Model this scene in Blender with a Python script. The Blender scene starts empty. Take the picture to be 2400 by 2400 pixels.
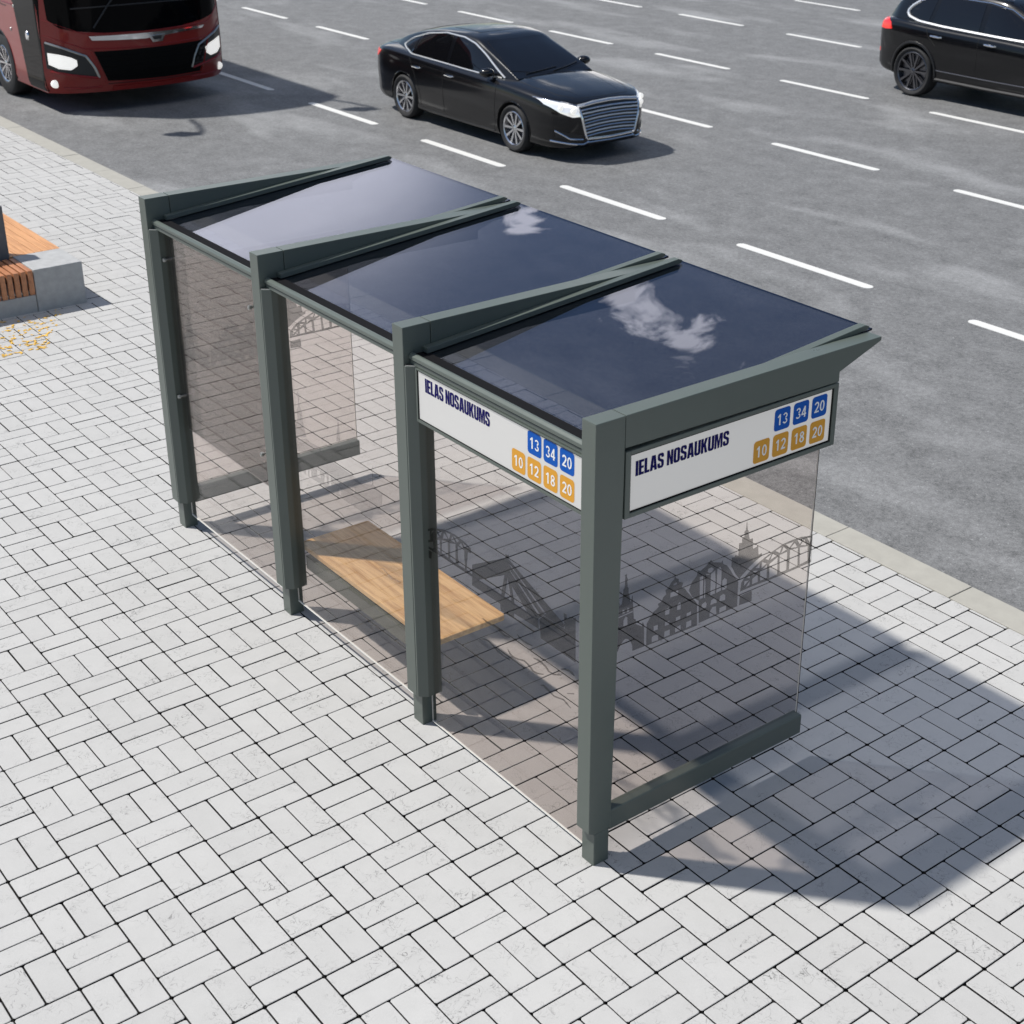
import bpy, bmesh, math, random
from mathutils import Vector, Matrix
from mathutils.bvhtree import BVHTree
import numpy as np
random.seed(7); RNG = np.random.default_rng(7)
SC = bpy.context.scene
COL = SC.collection
R = math.radians

# ------------------------------------------------------------------ objects
def tag(o, label=None, cat=None, group=None, kind=None):
    if label: o['label'] = label
    if cat: o['category'] = cat
    if group: o['group'] = group
    if kind: o['kind'] = kind
    return o

def empty(name, loc, label, cat, group=None, rz=0.0):
    o = bpy.data.objects.new(name, None); COL.objects.link(o)
    o.location = loc; o.rotation_euler = (0, 0, rz); o.empty_display_size = 0.2
    return tag(o, label, cat, group)

class MB:
    """collects geometry, builds ONE mesh object"""
    def __init__(s): s.v = []; s.f = []; s.m = []
    def add(s, vs, fs, mat=0):
        b = len(s.v); s.v += [tuple(map(float, p)) for p in vs]
        for f in fs: s.f.append([b + i for i in f]); s.m.append(mat)
    def box(s, x0, x1, y0, y1, z0, z1, mat=0):
        s.add([(x0,y0,z0),(x1,y0,z0),(x1,y1,z0),(x0,y1,z0),(x0,y0,z1),(x1,y0,z1),(x1,y1,z1),(x0,y1,z1)],
              [(0,3,2,1),(4,5,6,7),(0,1,5,4),(1,2,6,5),(2,3,7,6),(3,0,4,7)], mat)
    def prism(s, poly, axis, a, b, mat=0):
        """poly in the two other axes (in xyz order), extruded along axis from a to b"""
        n = len(poly)
        def p3(p, t):
            q = list(p); q.insert(axis, t); return q
        vs = [p3(p, a) for p in poly] + [p3(p, b) for p in poly]
        fs = [tuple(range(n))[::-1], tuple(range(n, 2*n))]
        fs += [(i, (i+1) % n, n+(i+1) % n, n+i) for i in range(n)]
        s.add(vs, fs, mat)
    def tube(s, pts, r, n=8, mat=0, cap=True, closed=False):
        pts = [Vector(p) for p in pts]; N = len(pts)
        rr = r if isinstance(r, (list, tuple)) else [r]*N
        b = len(s.v); up0 = None
        for i, p in enumerate(pts):
            if closed: t = pts[(i+1) % N] - pts[i-1]
            else: t = pts[min(i+1, N-1)] - pts[max(i-1, 0)]
            t.normalize()
            up = up0 if up0 is not None else (Vector((0,0,1)) if abs(t.z) < .9 else Vector((1,0,0)))
            a = t.cross(up); a.normalize(); c = a.cross(t); up0 = c
            for k in range(n):
                th = 2*math.pi*k/n
                s.v.append(tuple(p + (a*math.cos(th) + c*math.sin(th))*rr[i]))
        for i in range(N if closed else N-1):
            j = (i+1) % N
            for k in range(n):
                s.f.append([b+i*n+k, b+i*n+(k+1) % n, b+j*n+(k+1) % n, b+j*n+k]); s.m.append(mat)
        if cap and not closed:
            s.f.append([b+k for k in range(n)][::-1]); s.m.append(mat)
            s.f.append([b+(N-1)*n+k for k in range(n)]); s.m.append(mat)
    def lathe(s, prof, origin=(0,0,0), axis='y', n=32, mat=0, closed=False):
        """prof: (radius, t along axis)"""
        b = len(s.v); o = Vector(origin); M = len(prof)
        for r, t in prof:
            for k in range(n):
                th = 2*math.pi*k/n; c, d = r*math.cos(th), r*math.sin(th)
                s.v.append(tuple(o + (Vector((c, t, d)) if axis == 'y' else Vector((c, d, t)) if axis == 'z' else Vector((t, c, d)))))
        for i in range(M if closed else M-1):
            j = (i+1) % M
            for k in range(n):
                s.f.append([b+i*n+k, b+j*n+k, b+j*n+(k+1) % n, b+i*n+(k+1) % n]); s.m.append(mat)
    def grid(s, P, mat=0, flip=False):
        """P: 2-D list of points"""
        nu, nv = len(P), len(P[0]); b = len(s.v)
        for row in P: s.v += [tuple(map(float, p)) for p in row]
        for i in range(nu-1):
            for j in range(nv-1):
                f = [b+i*nv+j, b+(i+1)*nv+j, b+(i+1)*nv+j+1, b+i*nv+j+1]
                s.f.append(f[::-1] if flip else f); s.m.append(mat)
    def mesh(s, name):
        me = bpy.data.meshes.new(name)
        me.from_pydata(s.v, [], s.f); me.update()
        return me
    def build(s, name, mats, parent=None, smooth=False, bevel=0, recalc=True, angle=40, seg=2):
        me = s.mesh(name)
        if not isinstance(mats, (list, tuple)): mats = [mats]
        for m in mats: me.materials.append(m)
        me.polygons.foreach_set('material_index', s.m)
        if recalc:
            bm = bmesh.new(); bm.from_mesh(me)
            bmesh.ops.recalc_face_normals(bm, faces=bm.faces); bm.to_mesh(me); bm.free()
        if smooth:
            me.polygons.foreach_set('use_smooth', [True]*len(me.polygons))
            try: me.set_sharp_from_angle(angle=R(angle))
            except Exception: pass
        o = bpy.data.objects.new(name, me); COL.objects.link(o)
        if parent is not None: o.parent = parent
        if bevel:
            md = o.modifiers.new('edge', 'BEVEL'); md.width = bevel; md.segments = seg
            md.limit_method = 'ANGLE'; md.angle_limit = R(35)
        return o

def copy_tree(o, parent=None):
    c = o.copy(); COL.objects.link(c); c.parent = parent
    for ch in list(o.children): copy_tree(ch, c)
    return c

def fill2d(loops):
    """triangulated fill (even-odd) of closed loops -> verts(2D), faces"""
    cu = bpy.data.curves.new('fill', 'CURVE'); cu.dimensions = '2D'; cu.fill_mode = 'BOTH'
    for l in loops:
        sp = cu.splines.new('POLY'); sp.points.add(len(l)-1); sp.use_cyclic_u = True
        for p, q in zip(sp.points, l): p.co = (q[0], q[1], 0, 1)
    ob = bpy.data.objects.new('fill', cu); COL.objects.link(ob)
    dg = bpy.context.evaluated_depsgraph_get(); dg.update()
    me = bpy.data.meshes.new_from_object(ob.evaluated_get(dg))
    vs = [tuple(v.co[:2]) for v in me.vertices]; fs = [list(p.vertices) for p in me.polygons]
    bpy.data.objects.remove(ob); bpy.data.curves.remove(cu); bpy.data.meshes.remove(me)
    return vs, fs

def text2d(txt, bold=0.0):
    cu = bpy.data.curves.new('txt', 'FONT'); cu.body = txt; cu.size = 1.0; cu.offset = bold; cu.fill_mode = 'FRONT'
    ob = bpy.data.objects.new('txt', cu); COL.objects.link(ob)
    dg = bpy.context.evaluated_depsgraph_get(); dg.update()
    me = bpy.data.meshes.new_from_object(ob.evaluated_get(dg))
    vs = [tuple(v.co[:2]) for v in me.vertices]; fs = [list(p.vertices) for p in me.polygons]
    bpy.data.objects.remove(ob); bpy.data.curves.remove(cu); bpy.data.meshes.remove(me)
    return vs, fs

# ------------------------------------------------------------------ materials
def newmat(name):
    m = bpy.data.materials.new(name); m.use_nodes = True
    nt = m.node_tree; nt.nodes.clear()
    return m, nt, nt.nodes.new('ShaderNodeOutputMaterial')

def nd(nt, typ, **kw):
    n = nt.nodes.new(typ)
    for k, v in kw.items():
        if k.startswith('i_'): n.inputs[k[2:].replace('_', ' ')].default_value = v
        else: setattr(n, k, v)
    return n

def mth(nt, op, a, b=None, clamp=False):
    n = nt.nodes.new('ShaderNodeMath'); n.operation = op; n.use_clamp = clamp
    for i, x in enumerate((a, b)):
        if x is None: continue
        if isinstance(x, (int, float)): n.inputs[i].default_value = x
        else: nt.links.new(x, n.inputs[i])
    return n.outputs[0]

def pbr(name, color, rough=0.5, metal=0.0, coat=0.0, spec=0.5, noise=0.0, nscale=30.0, bump=0.0, bscale=200.0, rvar=0.0, emit=None, estr=0.0, coat_ior=1.5, coat_rough=.03):
    m, nt, out = newmat(name); L = nt.links.new
    b = nd(nt, 'ShaderNodeBsdfPrincipled')
    b.inputs['Base Color'].default_value = (*color, 1); b.inputs['Roughness'].default_value = rough
    b.inputs['Metallic'].default_value = metal; b.inputs['Coat Weight'].default_value = coat
    b.inputs['Coat Roughness'].default_value = coat_rough; b.inputs['Coat IOR'].default_value = coat_ior
    b.inputs['Specular IOR Level'].default_value = spec
    if emit: b.inputs['Emission Color'].default_value = (*emit, 1); b.inputs['Emission Strength'].default_value = estr
    tc = nd(nt, 'ShaderNodeTexCoord')
    if noise or rvar:
        n = nd(nt, 'ShaderNodeTexNoise', i_Scale=nscale, i_Detail=6.0, i_Roughness=0.6); L(tc.outputs['Object'], n.inputs['Vector'])
        if noise:
            mx = nd(nt, 'ShaderNodeMix', data_type='RGBA'); L(n.outputs['Fac'], mx.inputs[0])
            mx.inputs[6].default_value = (*[c*(1-noise) for c in color], 1); mx.inputs[7].default_value = (*[min(1, c*(1+noise)) for c in color], 1)
            L(mx.outputs[2], b.inputs['Base Color'])
        if rvar:
            L(mth(nt, 'ADD', mth(nt, 'MULTIPLY', n.outputs['Fac'], rvar*2), rough-rvar), b.inputs['Roughness'])
    if bump:
        n2 = nd(nt, 'ShaderNodeTexNoise', i_Scale=bscale, i_Detail=3.0); L(tc.outputs['Object'], n2.inputs['Vector'])
        bp = nd(nt, 'ShaderNodeBump', i_Strength=bump, i_Distance=0.002); L(n2.outputs['Fac'], bp.inputs['Height']); L(bp.outputs[0], b.inputs['Normal'])
    L(b.outputs[0], out.inputs[0])
    return m

def glass(name, tint, f0=0.04, rough=0.0, haze=0.0, refl=(1, 1, 1)):
    """thin pane: tinted see-through plus Fresnel mirror; both faces of the pane carry it"""
    m, nt, out = newmat(name); L = nt.links.new
    t = nd(nt, 'ShaderNodeBsdfTransparent'); t.inputs[0].default_value = (*[math.sqrt(c) for c in tint], 1)
    g = nd(nt, 'ShaderNodeBsdfGlossy'); g.inputs['Roughness'].default_value = rough; g.inputs[0].default_value = (*refl, 1)
    ge = nd(nt, 'ShaderNodeNewGeometry')
    d = nd(nt, 'ShaderNodeVectorMath', operation='DOT_PRODUCT'); L(ge.outputs['Normal'], d.inputs[0]); L(ge.outputs['Incoming'], d.inputs[1])
    c = mth(nt, 'ABSOLUTE', d.outputs['Value'])
    p = mth(nt, 'POWER', mth(nt, 'SUBTRACT', 1.0, c, True), 5.0)
    F = mth(nt, 'ADD', mth(nt, 'MULTIPLY', p, 1-f0), f0)
    mx = nd(nt, 'ShaderNodeMixShader'); L(F, mx.inputs[0]); L(t.outputs[0], mx.inputs[1]); L(g.outputs[0], mx.inputs[2])
    sh = mx.outputs[0]
    if haze:
        df = nd(nt, 'ShaderNodeBsdfDiffuse'); df.inputs[0].default_value = (.75, .74, .74, 1)
        m2 = nd(nt, 'ShaderNodeMixShader'); m2.inputs[0].default_value = haze; L(sh, m2.inputs[1]); L(df.outputs[0], m2.inputs[2]); sh = m2.outputs[0]
    L(sh, out.inputs[0])
    return m

M = {}
M['frame'] = pbr('green_grey_powder_coat', (.092, .110, .096), .30, spec=.5, noise=.06, nscale=6, bump=.05, bscale=900, rvar=.06)
M['rubber'] = pbr('black_rubber', (.008, .008, .009), .75, spec=.08)
M['steel'] = pbr('brushed_steel', (.42, .43, .42), .35, metal=1)
M['bright_trim'] = pbr('bright_trim', (.85, .85, .84), .32, metal=.7)
M['chrome'] = pbr('chrome', (.8, .81, .83), .09, metal=1)
M['glass_wall'] = glass('wall_glass', (.845, .79, .76), .010)
M['glass_dark'] = glass('dark_film_glass', (.22, .205, .195), .05)
M['glass_roof'] = glass('roof_glass', (.18, .19, .22), .095, refl=(.80, .84, 1.0))
M['glass_edge'] = pbr('polished_glass_edge', (.74, .74, .70), .25)
M['etch'] = glass('etched_print', (.17, .168, .165), .01)
M['etch_pale'] = glass('etched_print_pale', (.58, .57, .57), .02)
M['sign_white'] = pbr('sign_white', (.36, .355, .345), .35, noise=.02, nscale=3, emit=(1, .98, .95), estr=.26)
M['sign_navy'] = pbr('sign_navy', (.006, .005, .085), .6, spec=.08)
M['sign_blue'] = pbr('sign_blue', (.002, .085, .40), .5, spec=.15)
M['sign_amber'] = pbr('sign_amber', (.66, .30, .012), .35)
M['badge_white'] = pbr('badge_white', (.8, .8, .78), .4)
M['concrete'] = pbr('concrete', (.36, .365, .365), .8, noise=.25, nscale=14, bump=.4, bscale=120)
M['concrete_dark'] = pbr('concrete_dark', (.12, .125, .135), .8, noise=.25, nscale=14, bump=.4, bscale=120)
M['leaf'] = pbr('yellow_leaf', (.66, .40, .06), .6, noise=.35, nscale=9)
M['carblack'] = pbr('black_car_paint', (.0025, .0025, .0035), .36, coat=1.0, spec=.10, coat_ior=1.44, coat_rough=.10)
M['carglass'] = pbr('dark_car_glass', (.004, .004, .005), .03, spec=.65)
M['busglass'] = pbr('dark_bus_glass', (.002, .002, .0025), .06, spec=.07)
M['blackplastic'] = pbr('black_plastic', (.012, .012, .013), .45)
M['void'] = pbr('wheel_well', (.004, .004, .004), .9)
M['shut'] = pbr('shut_line', (.002, .002, .002), .8)
M['tyre'] = pbr('tyre_rubber', (.016, .016, .017), .75, noise=.3, nscale=40, bump=.3, bscale=90)
M['rim'] = pbr('alloy_rim', (.62, .62, .64), .25, metal=1)
M['rim_dark'] = pbr('dark_alloy_rim', (.14, .14, .15), .25, metal=.9)
M['lamp'] = pbr('lit_lamp', (.9, .9, .88), .2, emit=(1, .96, .88), estr=.55)
M['lamp_clear'] = pbr('lamp_clear', (.75, .77, .8), .08, metal=.6, coat=1, emit=(1, .97, .92), estr=.5)
M['taillamp'] = pbr('tail_lamp_red', (.55, .012, .012), .15, coat=1, emit=(1, .04, .02), estr=.45)
M['busred'] = pbr('red_bus_paint', (.21, .0075, .0055), .36, coat=.8, spec=.3, coat_ior=1.36, noise=.05, nscale=3)
M['busgrille'] = pbr('bus_grille_black', (.002, .002, .002), .6, spec=.1)

def wood(name, c1, c2, scale=1.0):
    m, nt, out = newmat(name); L = nt.links.new
    b = nd(nt, 'ShaderNodeBsdfPrincipled'); b.inputs['Roughness'].default_value = .5
    tc = nd(nt, 'ShaderNodeTexCoord'); mp = nd(nt, 'ShaderNodeMapping'); mp.inputs['Scale'].default_value = (1.2*scale, 14*scale, 14*scale)
    L(tc.outputs['Object'], mp.inputs[0])
    n = nd(nt, 'ShaderNodeTexNoise', i_Scale=1.6, i_Detail=8.0, i_Roughness=.6, i_Distortion=.6); L(mp.outputs[0], n.inputs['Vector'])
    mp2 = nd(nt, 'ShaderNodeMapping'); mp2.inputs['Scale'].default_value = (3*scale, 120*scale, 120*scale); L(tc.outputs['Object'], mp2.inputs[0])
    n2 = nd(nt, 'ShaderNodeTexNoise', i_Scale=1.0, i_Detail=3.0); L(mp2.outputs[0], n2.inputs['Vector'])
    f = mth(nt, 'ADD', mth(nt, 'MULTIPLY', n.outputs['Fac'], .75), mth(nt, 'MULTIPLY', n2.outputs['Fac'], .25))
    r = nd(nt, 'ShaderNodeValToRGB'); L(f, r.inputs[0])
    r.color_ramp.elements[0].position = .36; r.color_ramp.elements[0].color = (*c1, 1)
    r.color_ramp.elements[1].position = .56; r.color_ramp.elements[1].color = (*c2, 1)
    L(r.outputs[0], b.inputs['Base Color'])
    bp = nd(nt, 'ShaderNodeBump', i_Strength=.15, i_Distance=.002); L(f, bp.inputs['Height']); L(bp.outputs[0], b.inputs['Normal'])
    L(b.outputs[0], out.inputs[0]); return m
M['oak'] = wood('oak_seat', (.50, .29, .115), (.80, .55, .27))
M['slat'] = wood('reddish_slat', (.30, .115, .05), (.46, .20, .095))
M['deckwood'] = wood('deck_wood', (.42, .20, .085), (.60, .31, .14))

def paver_mat():
    m, nt, out = newmat('concrete_paver'); L = nt.links.new
    b = nd(nt, 'ShaderNodeBsdfPrincipled'); b.inputs['Roughness'].default_value = .78; b.inputs['Specular IOR Level'].default_value = .3
    at = nd(nt, 'ShaderNodeAttribute', attribute_name='tone')
    tc = nd(nt, 'ShaderNodeTexCoord')
    # each paver samples its own piece of the texture
    cmb = nd(nt, 'ShaderNodeCombineXYZ'); L(mth(nt, 'MULTIPLY', at.outputs['Fac'], 37.0), cmb.inputs[2])
    ad = nd(nt, 'ShaderNodeVectorMath', operation='ADD'); L(tc.outputs['Object'], ad.inputs[0]); L(cmb.outputs[0], ad.inputs[1])
    fine = nd(nt, 'ShaderNodeTexNoise', i_Scale=260.0, i_Detail=4.0, i_Roughness=.7); L(ad.outputs[0], fine.inputs['Vector'])
    mid = nd(nt, 'ShaderNodeTexNoise', i_Scale=9.0, i_Detail=4.0, i_Roughness=.6); L(ad.outputs[0], mid.inputs['Vector'])
    big = nd(nt, 'ShaderNodeTexNoise', i_Scale=.45, i_Detail=3.0); L(tc.outputs['Object'], big.inputs['Vector'])
    # hairline veins: zero crossings of a distorted noise, only here and there
    vn = nd(nt, 'ShaderNodeTexNoise', i_Scale=16.0, i_Detail=2.5, i_Roughness=.55, i_Distortion=1.1); L(ad.outputs[0], vn.inputs['Vector'])
    v = mth(nt, 'ABSOLUTE', mth(nt, 'SUBTRACT', vn.outputs['Fac'], .5))
    vein = mth(nt, 'SUBTRACT', 1.0, mth(nt, 'MULTIPLY', v, 62.0), True)
    gate = nd(nt, 'ShaderNodeTexNoise', i_Scale=7.0, i_Detail=1.0); L(ad.outputs[0], gate.inputs['Vector'])
    vein = mth(nt, 'MULTIPLY', vein, mth(nt, 'MULTIPLY', mth(nt, 'SUBTRACT', gate.outputs['Fac'], .47, True), 4.0, True))
    t = mth(nt, 'ADD', .92, mth(nt, 'MULTIPLY', at.outputs['Fac'], .05))
    t = mth(nt, 'ADD', t, mth(nt, 'MULTIPLY', mth(nt, 'SUBTRACT', mid.outputs['Fac'], .5), .12))
    t = mth(nt, 'ADD', t, mth(nt, 'MULTIPLY', mth(nt, 'SUBTRACT', big.outputs['Fac'], .5), .14))
    t = mth(nt, 'ADD', t, mth(nt, 'MULTIPLY', mth(nt, 'SUBTRACT', fine.outputs['Fac'], .5), .35))
    t = mth(nt, 'SUBTRACT', t, mth(nt, 'MULTIPLY', vein, .62))
    cc = nd(nt, 'ShaderNodeMix', data_type='RGBA', blend_type='MULTIPLY'); cc.inputs[0].default_value = 1
    cc.inputs[6].default_value = (.445, .442, .432, 1)
    cr = nd(nt, 'ShaderNodeCombineColor'); [L(t, cr.inputs[i]) for i in range(3)]
    L(cr.outputs[0], cc.inputs[7]); L(cc.outputs[2], b.inputs['Base Color'])
    h = mth(nt, 'ADD', mth(nt, 'MULTIPLY', fine.outputs['Fac'], .5), mth(nt, 'MULTIPLY', vein, -.6))
    bp = nd(nt, 'ShaderNodeBump', i_Strength=.25, i_Distance=.002); L(h, bp.inputs['Height']); L(bp.outputs[0], b.inputs['Normal'])
    L(b.outputs[0], out.inputs[0]); return m
M['paver'] = paver_mat()
M['joint'] = pbr('joint_sand', (.007, .0065, .005), .95, noise=.5, nscale=60)
M['kerb'] = pbr('kerb_stone', (.335, .325, .29), .85, noise=.16, nscale=7, bump=.35, bscale=160)
M['ground'] = pbr('far_ground', (.22, .22, .20), .9, noise=.2, nscale=.2)

def asphalt_mat():
    m, nt, out = newmat('asphalt'); L = nt.links.new
    b = nd(nt, 'ShaderNodeBsdfPrincipled'); b.inputs['Specular IOR Level'].default_value = .45
    tc = nd(nt, 'ShaderNodeTexCoord')
    g = nd(nt, 'ShaderNodeTexNoise', i_Scale=75.0, i_Detail=5.0, i_Roughness=.75); L(tc.outputs['Object'], g.inputs['Vector'])
    vo = nd(nt, 'ShaderNodeTexVoronoi', i_Scale=95.0); L(tc.outputs['Object'], vo.inputs['Vector'])
    mp = nd(nt, 'ShaderNodeMapping'); mp.inputs['Scale'].default_value = (.32, .85, 1); L(tc.outputs['Object'], mp.inputs[0])
    p1 = nd(nt, 'ShaderNodeTexNoise', i_Scale=1.0, i_Detail=3.0, i_Roughness=.5, i_Distortion=.3); L(mp.outputs[0], p1.inputs['Vector'])
    p2 = nd(nt, 'ShaderNodeTexNoise', i_Scale=3.2, i_Detail=3.0, i_Roughness=.55); L(tc.outputs['Object'], p2.inputs['Vector'])
    # worn pale patches
    pr = nd(nt, 'ShaderNodeValToRGB'); L(p1.outputs['Fac'], pr.inputs[0])
    pr.color_ramp.elements[0].position = .53; pr.color_ramp.elements[0].color = (0, 0, 0, 1)
    pr.color_ramp.elements[1].position = .70; pr.color_ramp.elements[1].color = (1, 1, 1, 1)
    t = mth(nt, 'ADD', .147, mth(nt, 'MULTIPLY', pr.outputs[0], .085))
    t = mth(nt, 'ADD', t, mth(nt, 'MULTIPLY', mth(nt, 'SUBTRACT', p2.outputs['Fac'], .5), .11))
    g2 = nd(nt, 'ShaderNodeTexNoise', i_Scale=22.0, i_Detail=4.0, i_Roughness=.7); L(tc.outputs['Object'], g2.inputs['Vector'])
    t = mth(nt, 'ADD', t, mth(nt, 'MULTIPLY', mth(nt, 'SUBTRACT', g2.outputs['Fac'], .5), .22))
    t = mth(nt, 'ADD', t, mth(nt, 'MULTIPLY', mth(nt, 'SUBTRACT', g.outputs['Fac'], .5), .36))
    sp = mth(nt, 'GREATER_THAN', vo.outputs['Color'], .93)
    t = mth(nt, 'ADD', t, mth(nt, 'MULTIPLY', sp, .10))
    cc = nd(nt, 'ShaderNodeMix', data_type='RGBA', blend_type='MULTIPLY'); cc.inputs[0].default_value = 1
    cc.inputs[6].default_value = (.985, 1.0, 1.01, 1)
    cr = nd(nt, 'ShaderNodeCombineColor'); [L(t, cr.inputs[i]) for i in range(3)]
    L(cr.outputs[0], cc.inputs[7]); L(cc.outputs[2], b.inputs['Base Color'])
    b.inputs['Roughness'].default_value = .72
    bp = nd(nt, 'ShaderNodeBump', i_Strength=.35, i_Distance=.004); L(g.outputs['Fac'], bp.inputs['Height']); L(bp.outputs[0], b.inputs['Normal'])
    L(b.outputs[0], out.inputs[0]); return m
M['asphalt'] = asphalt_mat()
M['marking'] = pbr('road_paint', (.62, .62, .60), .6, noise=.06, nscale=14)

# ------------------------------------------------------------------ world, sun, camera
SUN_EL = R(56.5)
SUN_H = Vector((-.753, -.658, 0)).normalized()          # horizontal direction towards the sun
SUN_DIR = Vector((SUN_H.x*math.cos(SUN_EL), SUN_H.y*math.cos(SUN_EL), math.sin(SUN_EL)))

def world():
    w = bpy.data.worlds.new('World'); SC.world = w; w.use_nodes = True
    nt = w.node_tree; nt.nodes.clear(); L = nt.links.new
    out = nt.nodes.new('ShaderNodeOutputWorld')
    sky = nt.nodes.new('ShaderNodeTexSky'); sky.sky_type = 'NISHITA'; sky.sun_disc = False
    sky.sun_elevation = SUN_EL; sky.sun_rotation = math.atan2(SUN_H.x, SUN_H.y)
    sky.air_density = 1.0; sky.dust_density = .35; sky.ozone_density = 2.6; sky.altitude = 50
    bg = nd(nt, 'ShaderNodeBackground'); L(sky.outputs[0], bg.inputs[0]); bg.inputs[1].default_value = SKY_STR
    cl = nd(nt, 'ShaderNodeBackground'); cl.inputs[0].default_value = (1.0, .97, .96, 1); cl.inputs[1].default_value = CLOUD_STR
    tc = nd(nt, 'ShaderNodeTexCoord')
    sep = nd(nt, 'ShaderNodeSeparateXYZ'); L(tc.outputs['Generated'], sep.inputs[0])
    # project the view direction on a flat cloud deck so that clouds thin out to streaks near the horizon
    zz = mth(nt, 'ADD', mth(nt, 'MAXIMUM', sep.outputs[2], 0.0), .12)
    cx = nd(nt, 'ShaderNodeCombineXYZ'); L(mth(nt, 'DIVIDE', sep.outputs[0], zz), cx.inputs[0]); L(mth(nt, 'DIVIDE', sep.outputs[1], zz), cx.inputs[1])
    n = nd(nt, 'ShaderNodeTexNoise', i_Scale=2.3, i_Detail=9.0, i_Roughness=.62, i_Distortion=.5); L(cx.outputs[0], n.inputs['Vector'])
    fn = nd(nt, 'ShaderNodeTexNoise', i_Scale=CLOUD_FINE, i_Detail=8.0, i_Roughness=.6, i_Distortion=1.2); L(cx.outputs[0], fn.inputs['Vector'])
    tot = mth(nt, 'ADD', mth(nt, 'MULTIPLY', mth(nt, 'SUBTRACT', n.outputs['Fac'], .5), 1.1), mth(nt, 'MULTIPLY', mth(nt, 'SUBTRACT', fn.outputs['Fac'], .5), 3.6))
    bias = None
    for (az, el, amp, rad) in CLOUDS:
        d = Vector((math.cos(R(az))*math.cos(R(el)), math.sin(R(az))*math.cos(R(el)), math.sin(R(el))))
        vd = nd(nt, 'ShaderNodeVectorMath', operation='DISTANCE'); L(tc.outputs['Generated'], vd.inputs[0]); vd.inputs[1].default_value = d
        q = mth(nt, 'DIVIDE', vd.outputs['Value'], R(rad))
        gss = mth(nt, 'MULTIPLY', mth(nt, 'POWER', 2.718, mth(nt, 'MULTIPLY', mth(nt, 'MULTIPLY', q, q), -1.0)), amp)
        bias = gss if bias is None else mth(nt, 'ADD', bias, gss)
    s = mth(nt, 'ADD', mth(nt, 'ADD', tot, bias), -CLOUD_THR)
    mask = mth(nt, 'MULTIPLY', s, 2.4, True)
    for (az, el, amp, rad) in HAZE:      # thin veil cloud
        d = Vector((math.cos(R(az))*math.cos(R(el)), math.sin(R(az))*math.cos(R(el)), math.sin(R(el))))
        vd = nd(nt, 'ShaderNodeVectorMath', operation='DISTANCE'); L(tc.outputs['Generated'], vd.inputs[0]); vd.inputs[1].default_value = d
        q = mth(nt, 'DIVIDE', vd.outputs['Value'], R(rad))
        gss = mth(nt, 'MULTIPLY', mth(nt, 'POWER', 2.718, mth(nt, 'MULTIPLY', mth(nt, 'MULTIPLY', q, q), -1.0)), amp)
        gss = mth(nt, 'MULTIPLY', gss, mth(nt, 'ADD', .55, mth(nt, 'MULTIPLY', n.outputs['Fac'], .9)))
        mask = mth(nt, 'ADD', mask, gss, True)
    mask = mth(nt, 'MULTIPLY', mask, mth(nt, 'MULTIPLY', sep.outputs[2], 40.0, True))
    mx = nd(nt, 'ShaderNodeMixShader'); L(mth(nt, 'MULTIPLY', mask, .93), mx.inputs[0]); L(bg.outputs[0], mx.inputs[1]); L(cl.outputs[0], mx.inputs[2])
    L(mx.outputs[0], out.inputs[0])
SKY_STR = .084; CLOUD_STR = 1.9; CLOUD_THR = .62
CLOUD_FINE = 11.0
CLOUDS = [(142.7, 25.0, .82, .95), (141.4, 25.8, .86, 1.0), (140.2, 26.8, .90, 1.05), (138.2, 27.7, .95, 1.1), (139.2, 27.2, .5, .8), (140.6, 28.3, .6, .9), (141.0, 24.5, .4, .9),
          (146.4, 21.6, 1.6, 1.0), (148.5, 24.5, -.7, 3.0), (143.5, 23.3, -.35, 1.2), (135.5, 25, -.7, 3.0), (137, 30, -.4, 1.5), (153, 22, -.6, 3.0), (157, 19, -.6, 5),
          (139, 8, 1.1, 6), (110, 7, .8, 12), (20, 78, 1.05, 26), (300, 60, .5, 20)]  # unseen: low banks added to brighten car paint, overhead ones to lift ambient fill
HAZE = [(159.5, 18.6, 1.0, 4.6), (154.5, 18.0, .75, 3.7), (150.5, 19.0, .42, 3.0), (138, 9.5, .75, 5.0), (148.5, 28.2, .12, 1.6), (153, 23, .10, 2.2)]  # the lowest veil is added to brighten the bonnet reflection
world()
sl = bpy.data.lights.new('sun', 'SUN'); sl.energy = 4.9; sl.angle = R(1.8); sl.color = (1.0, .965, .91)
so = bpy.data.objects.new('sun', sl); COL.objects.link(so)
so.rotation_euler = (-SUN_DIR).to_track_quat('-Z', 'Y').to_euler(); so.location = SUN_DIR*60

CAM = dict(f=3531.7539, c=(4.7529, -3.9767, 5.1642), yaw=.8994, pitch=.4367, roll=.0088, pp=(1328.1374, 1097.0016))
def camera():
    cd = bpy.data.cameras.new('camera'); co = bpy.data.objects.new('camera', cd); COL.objects.link(co)
    y, p, r = CAM['yaw'], CAM['pitch'], CAM['roll']
    fwd = Vector((-math.sin(y)*math.cos(p), math.cos(y)*math.cos(p), -math.sin(p)))
    right = Vector((math.cos(y), math.sin(y), 0)); up = right.cross(fwd)
    rt = right*math.cos(r) + up*math.sin(r); u = -right*math.sin(r) + up*math.cos(r)
    m = Matrix((rt, u, -fwd)).transposed().to_4x4(); m.translation = Vector(CAM['c'])
    co.matrix_world = m
    cd.sensor_width = 36; cd.lens = CAM['f']/2400*36
    cd.shift_x = (1200-CAM['pp'][0])/2400; cd.shift_y = (CAM['pp'][1]-1200)/2400
    cd.clip_start = .1; cd.clip_end = 5000
    cd.dof.use_dof = True; cd.dof.focus_distance = 9.2; cd.dof.aperture_fstop = 4.5
    SC.camera = co
camera()
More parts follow.
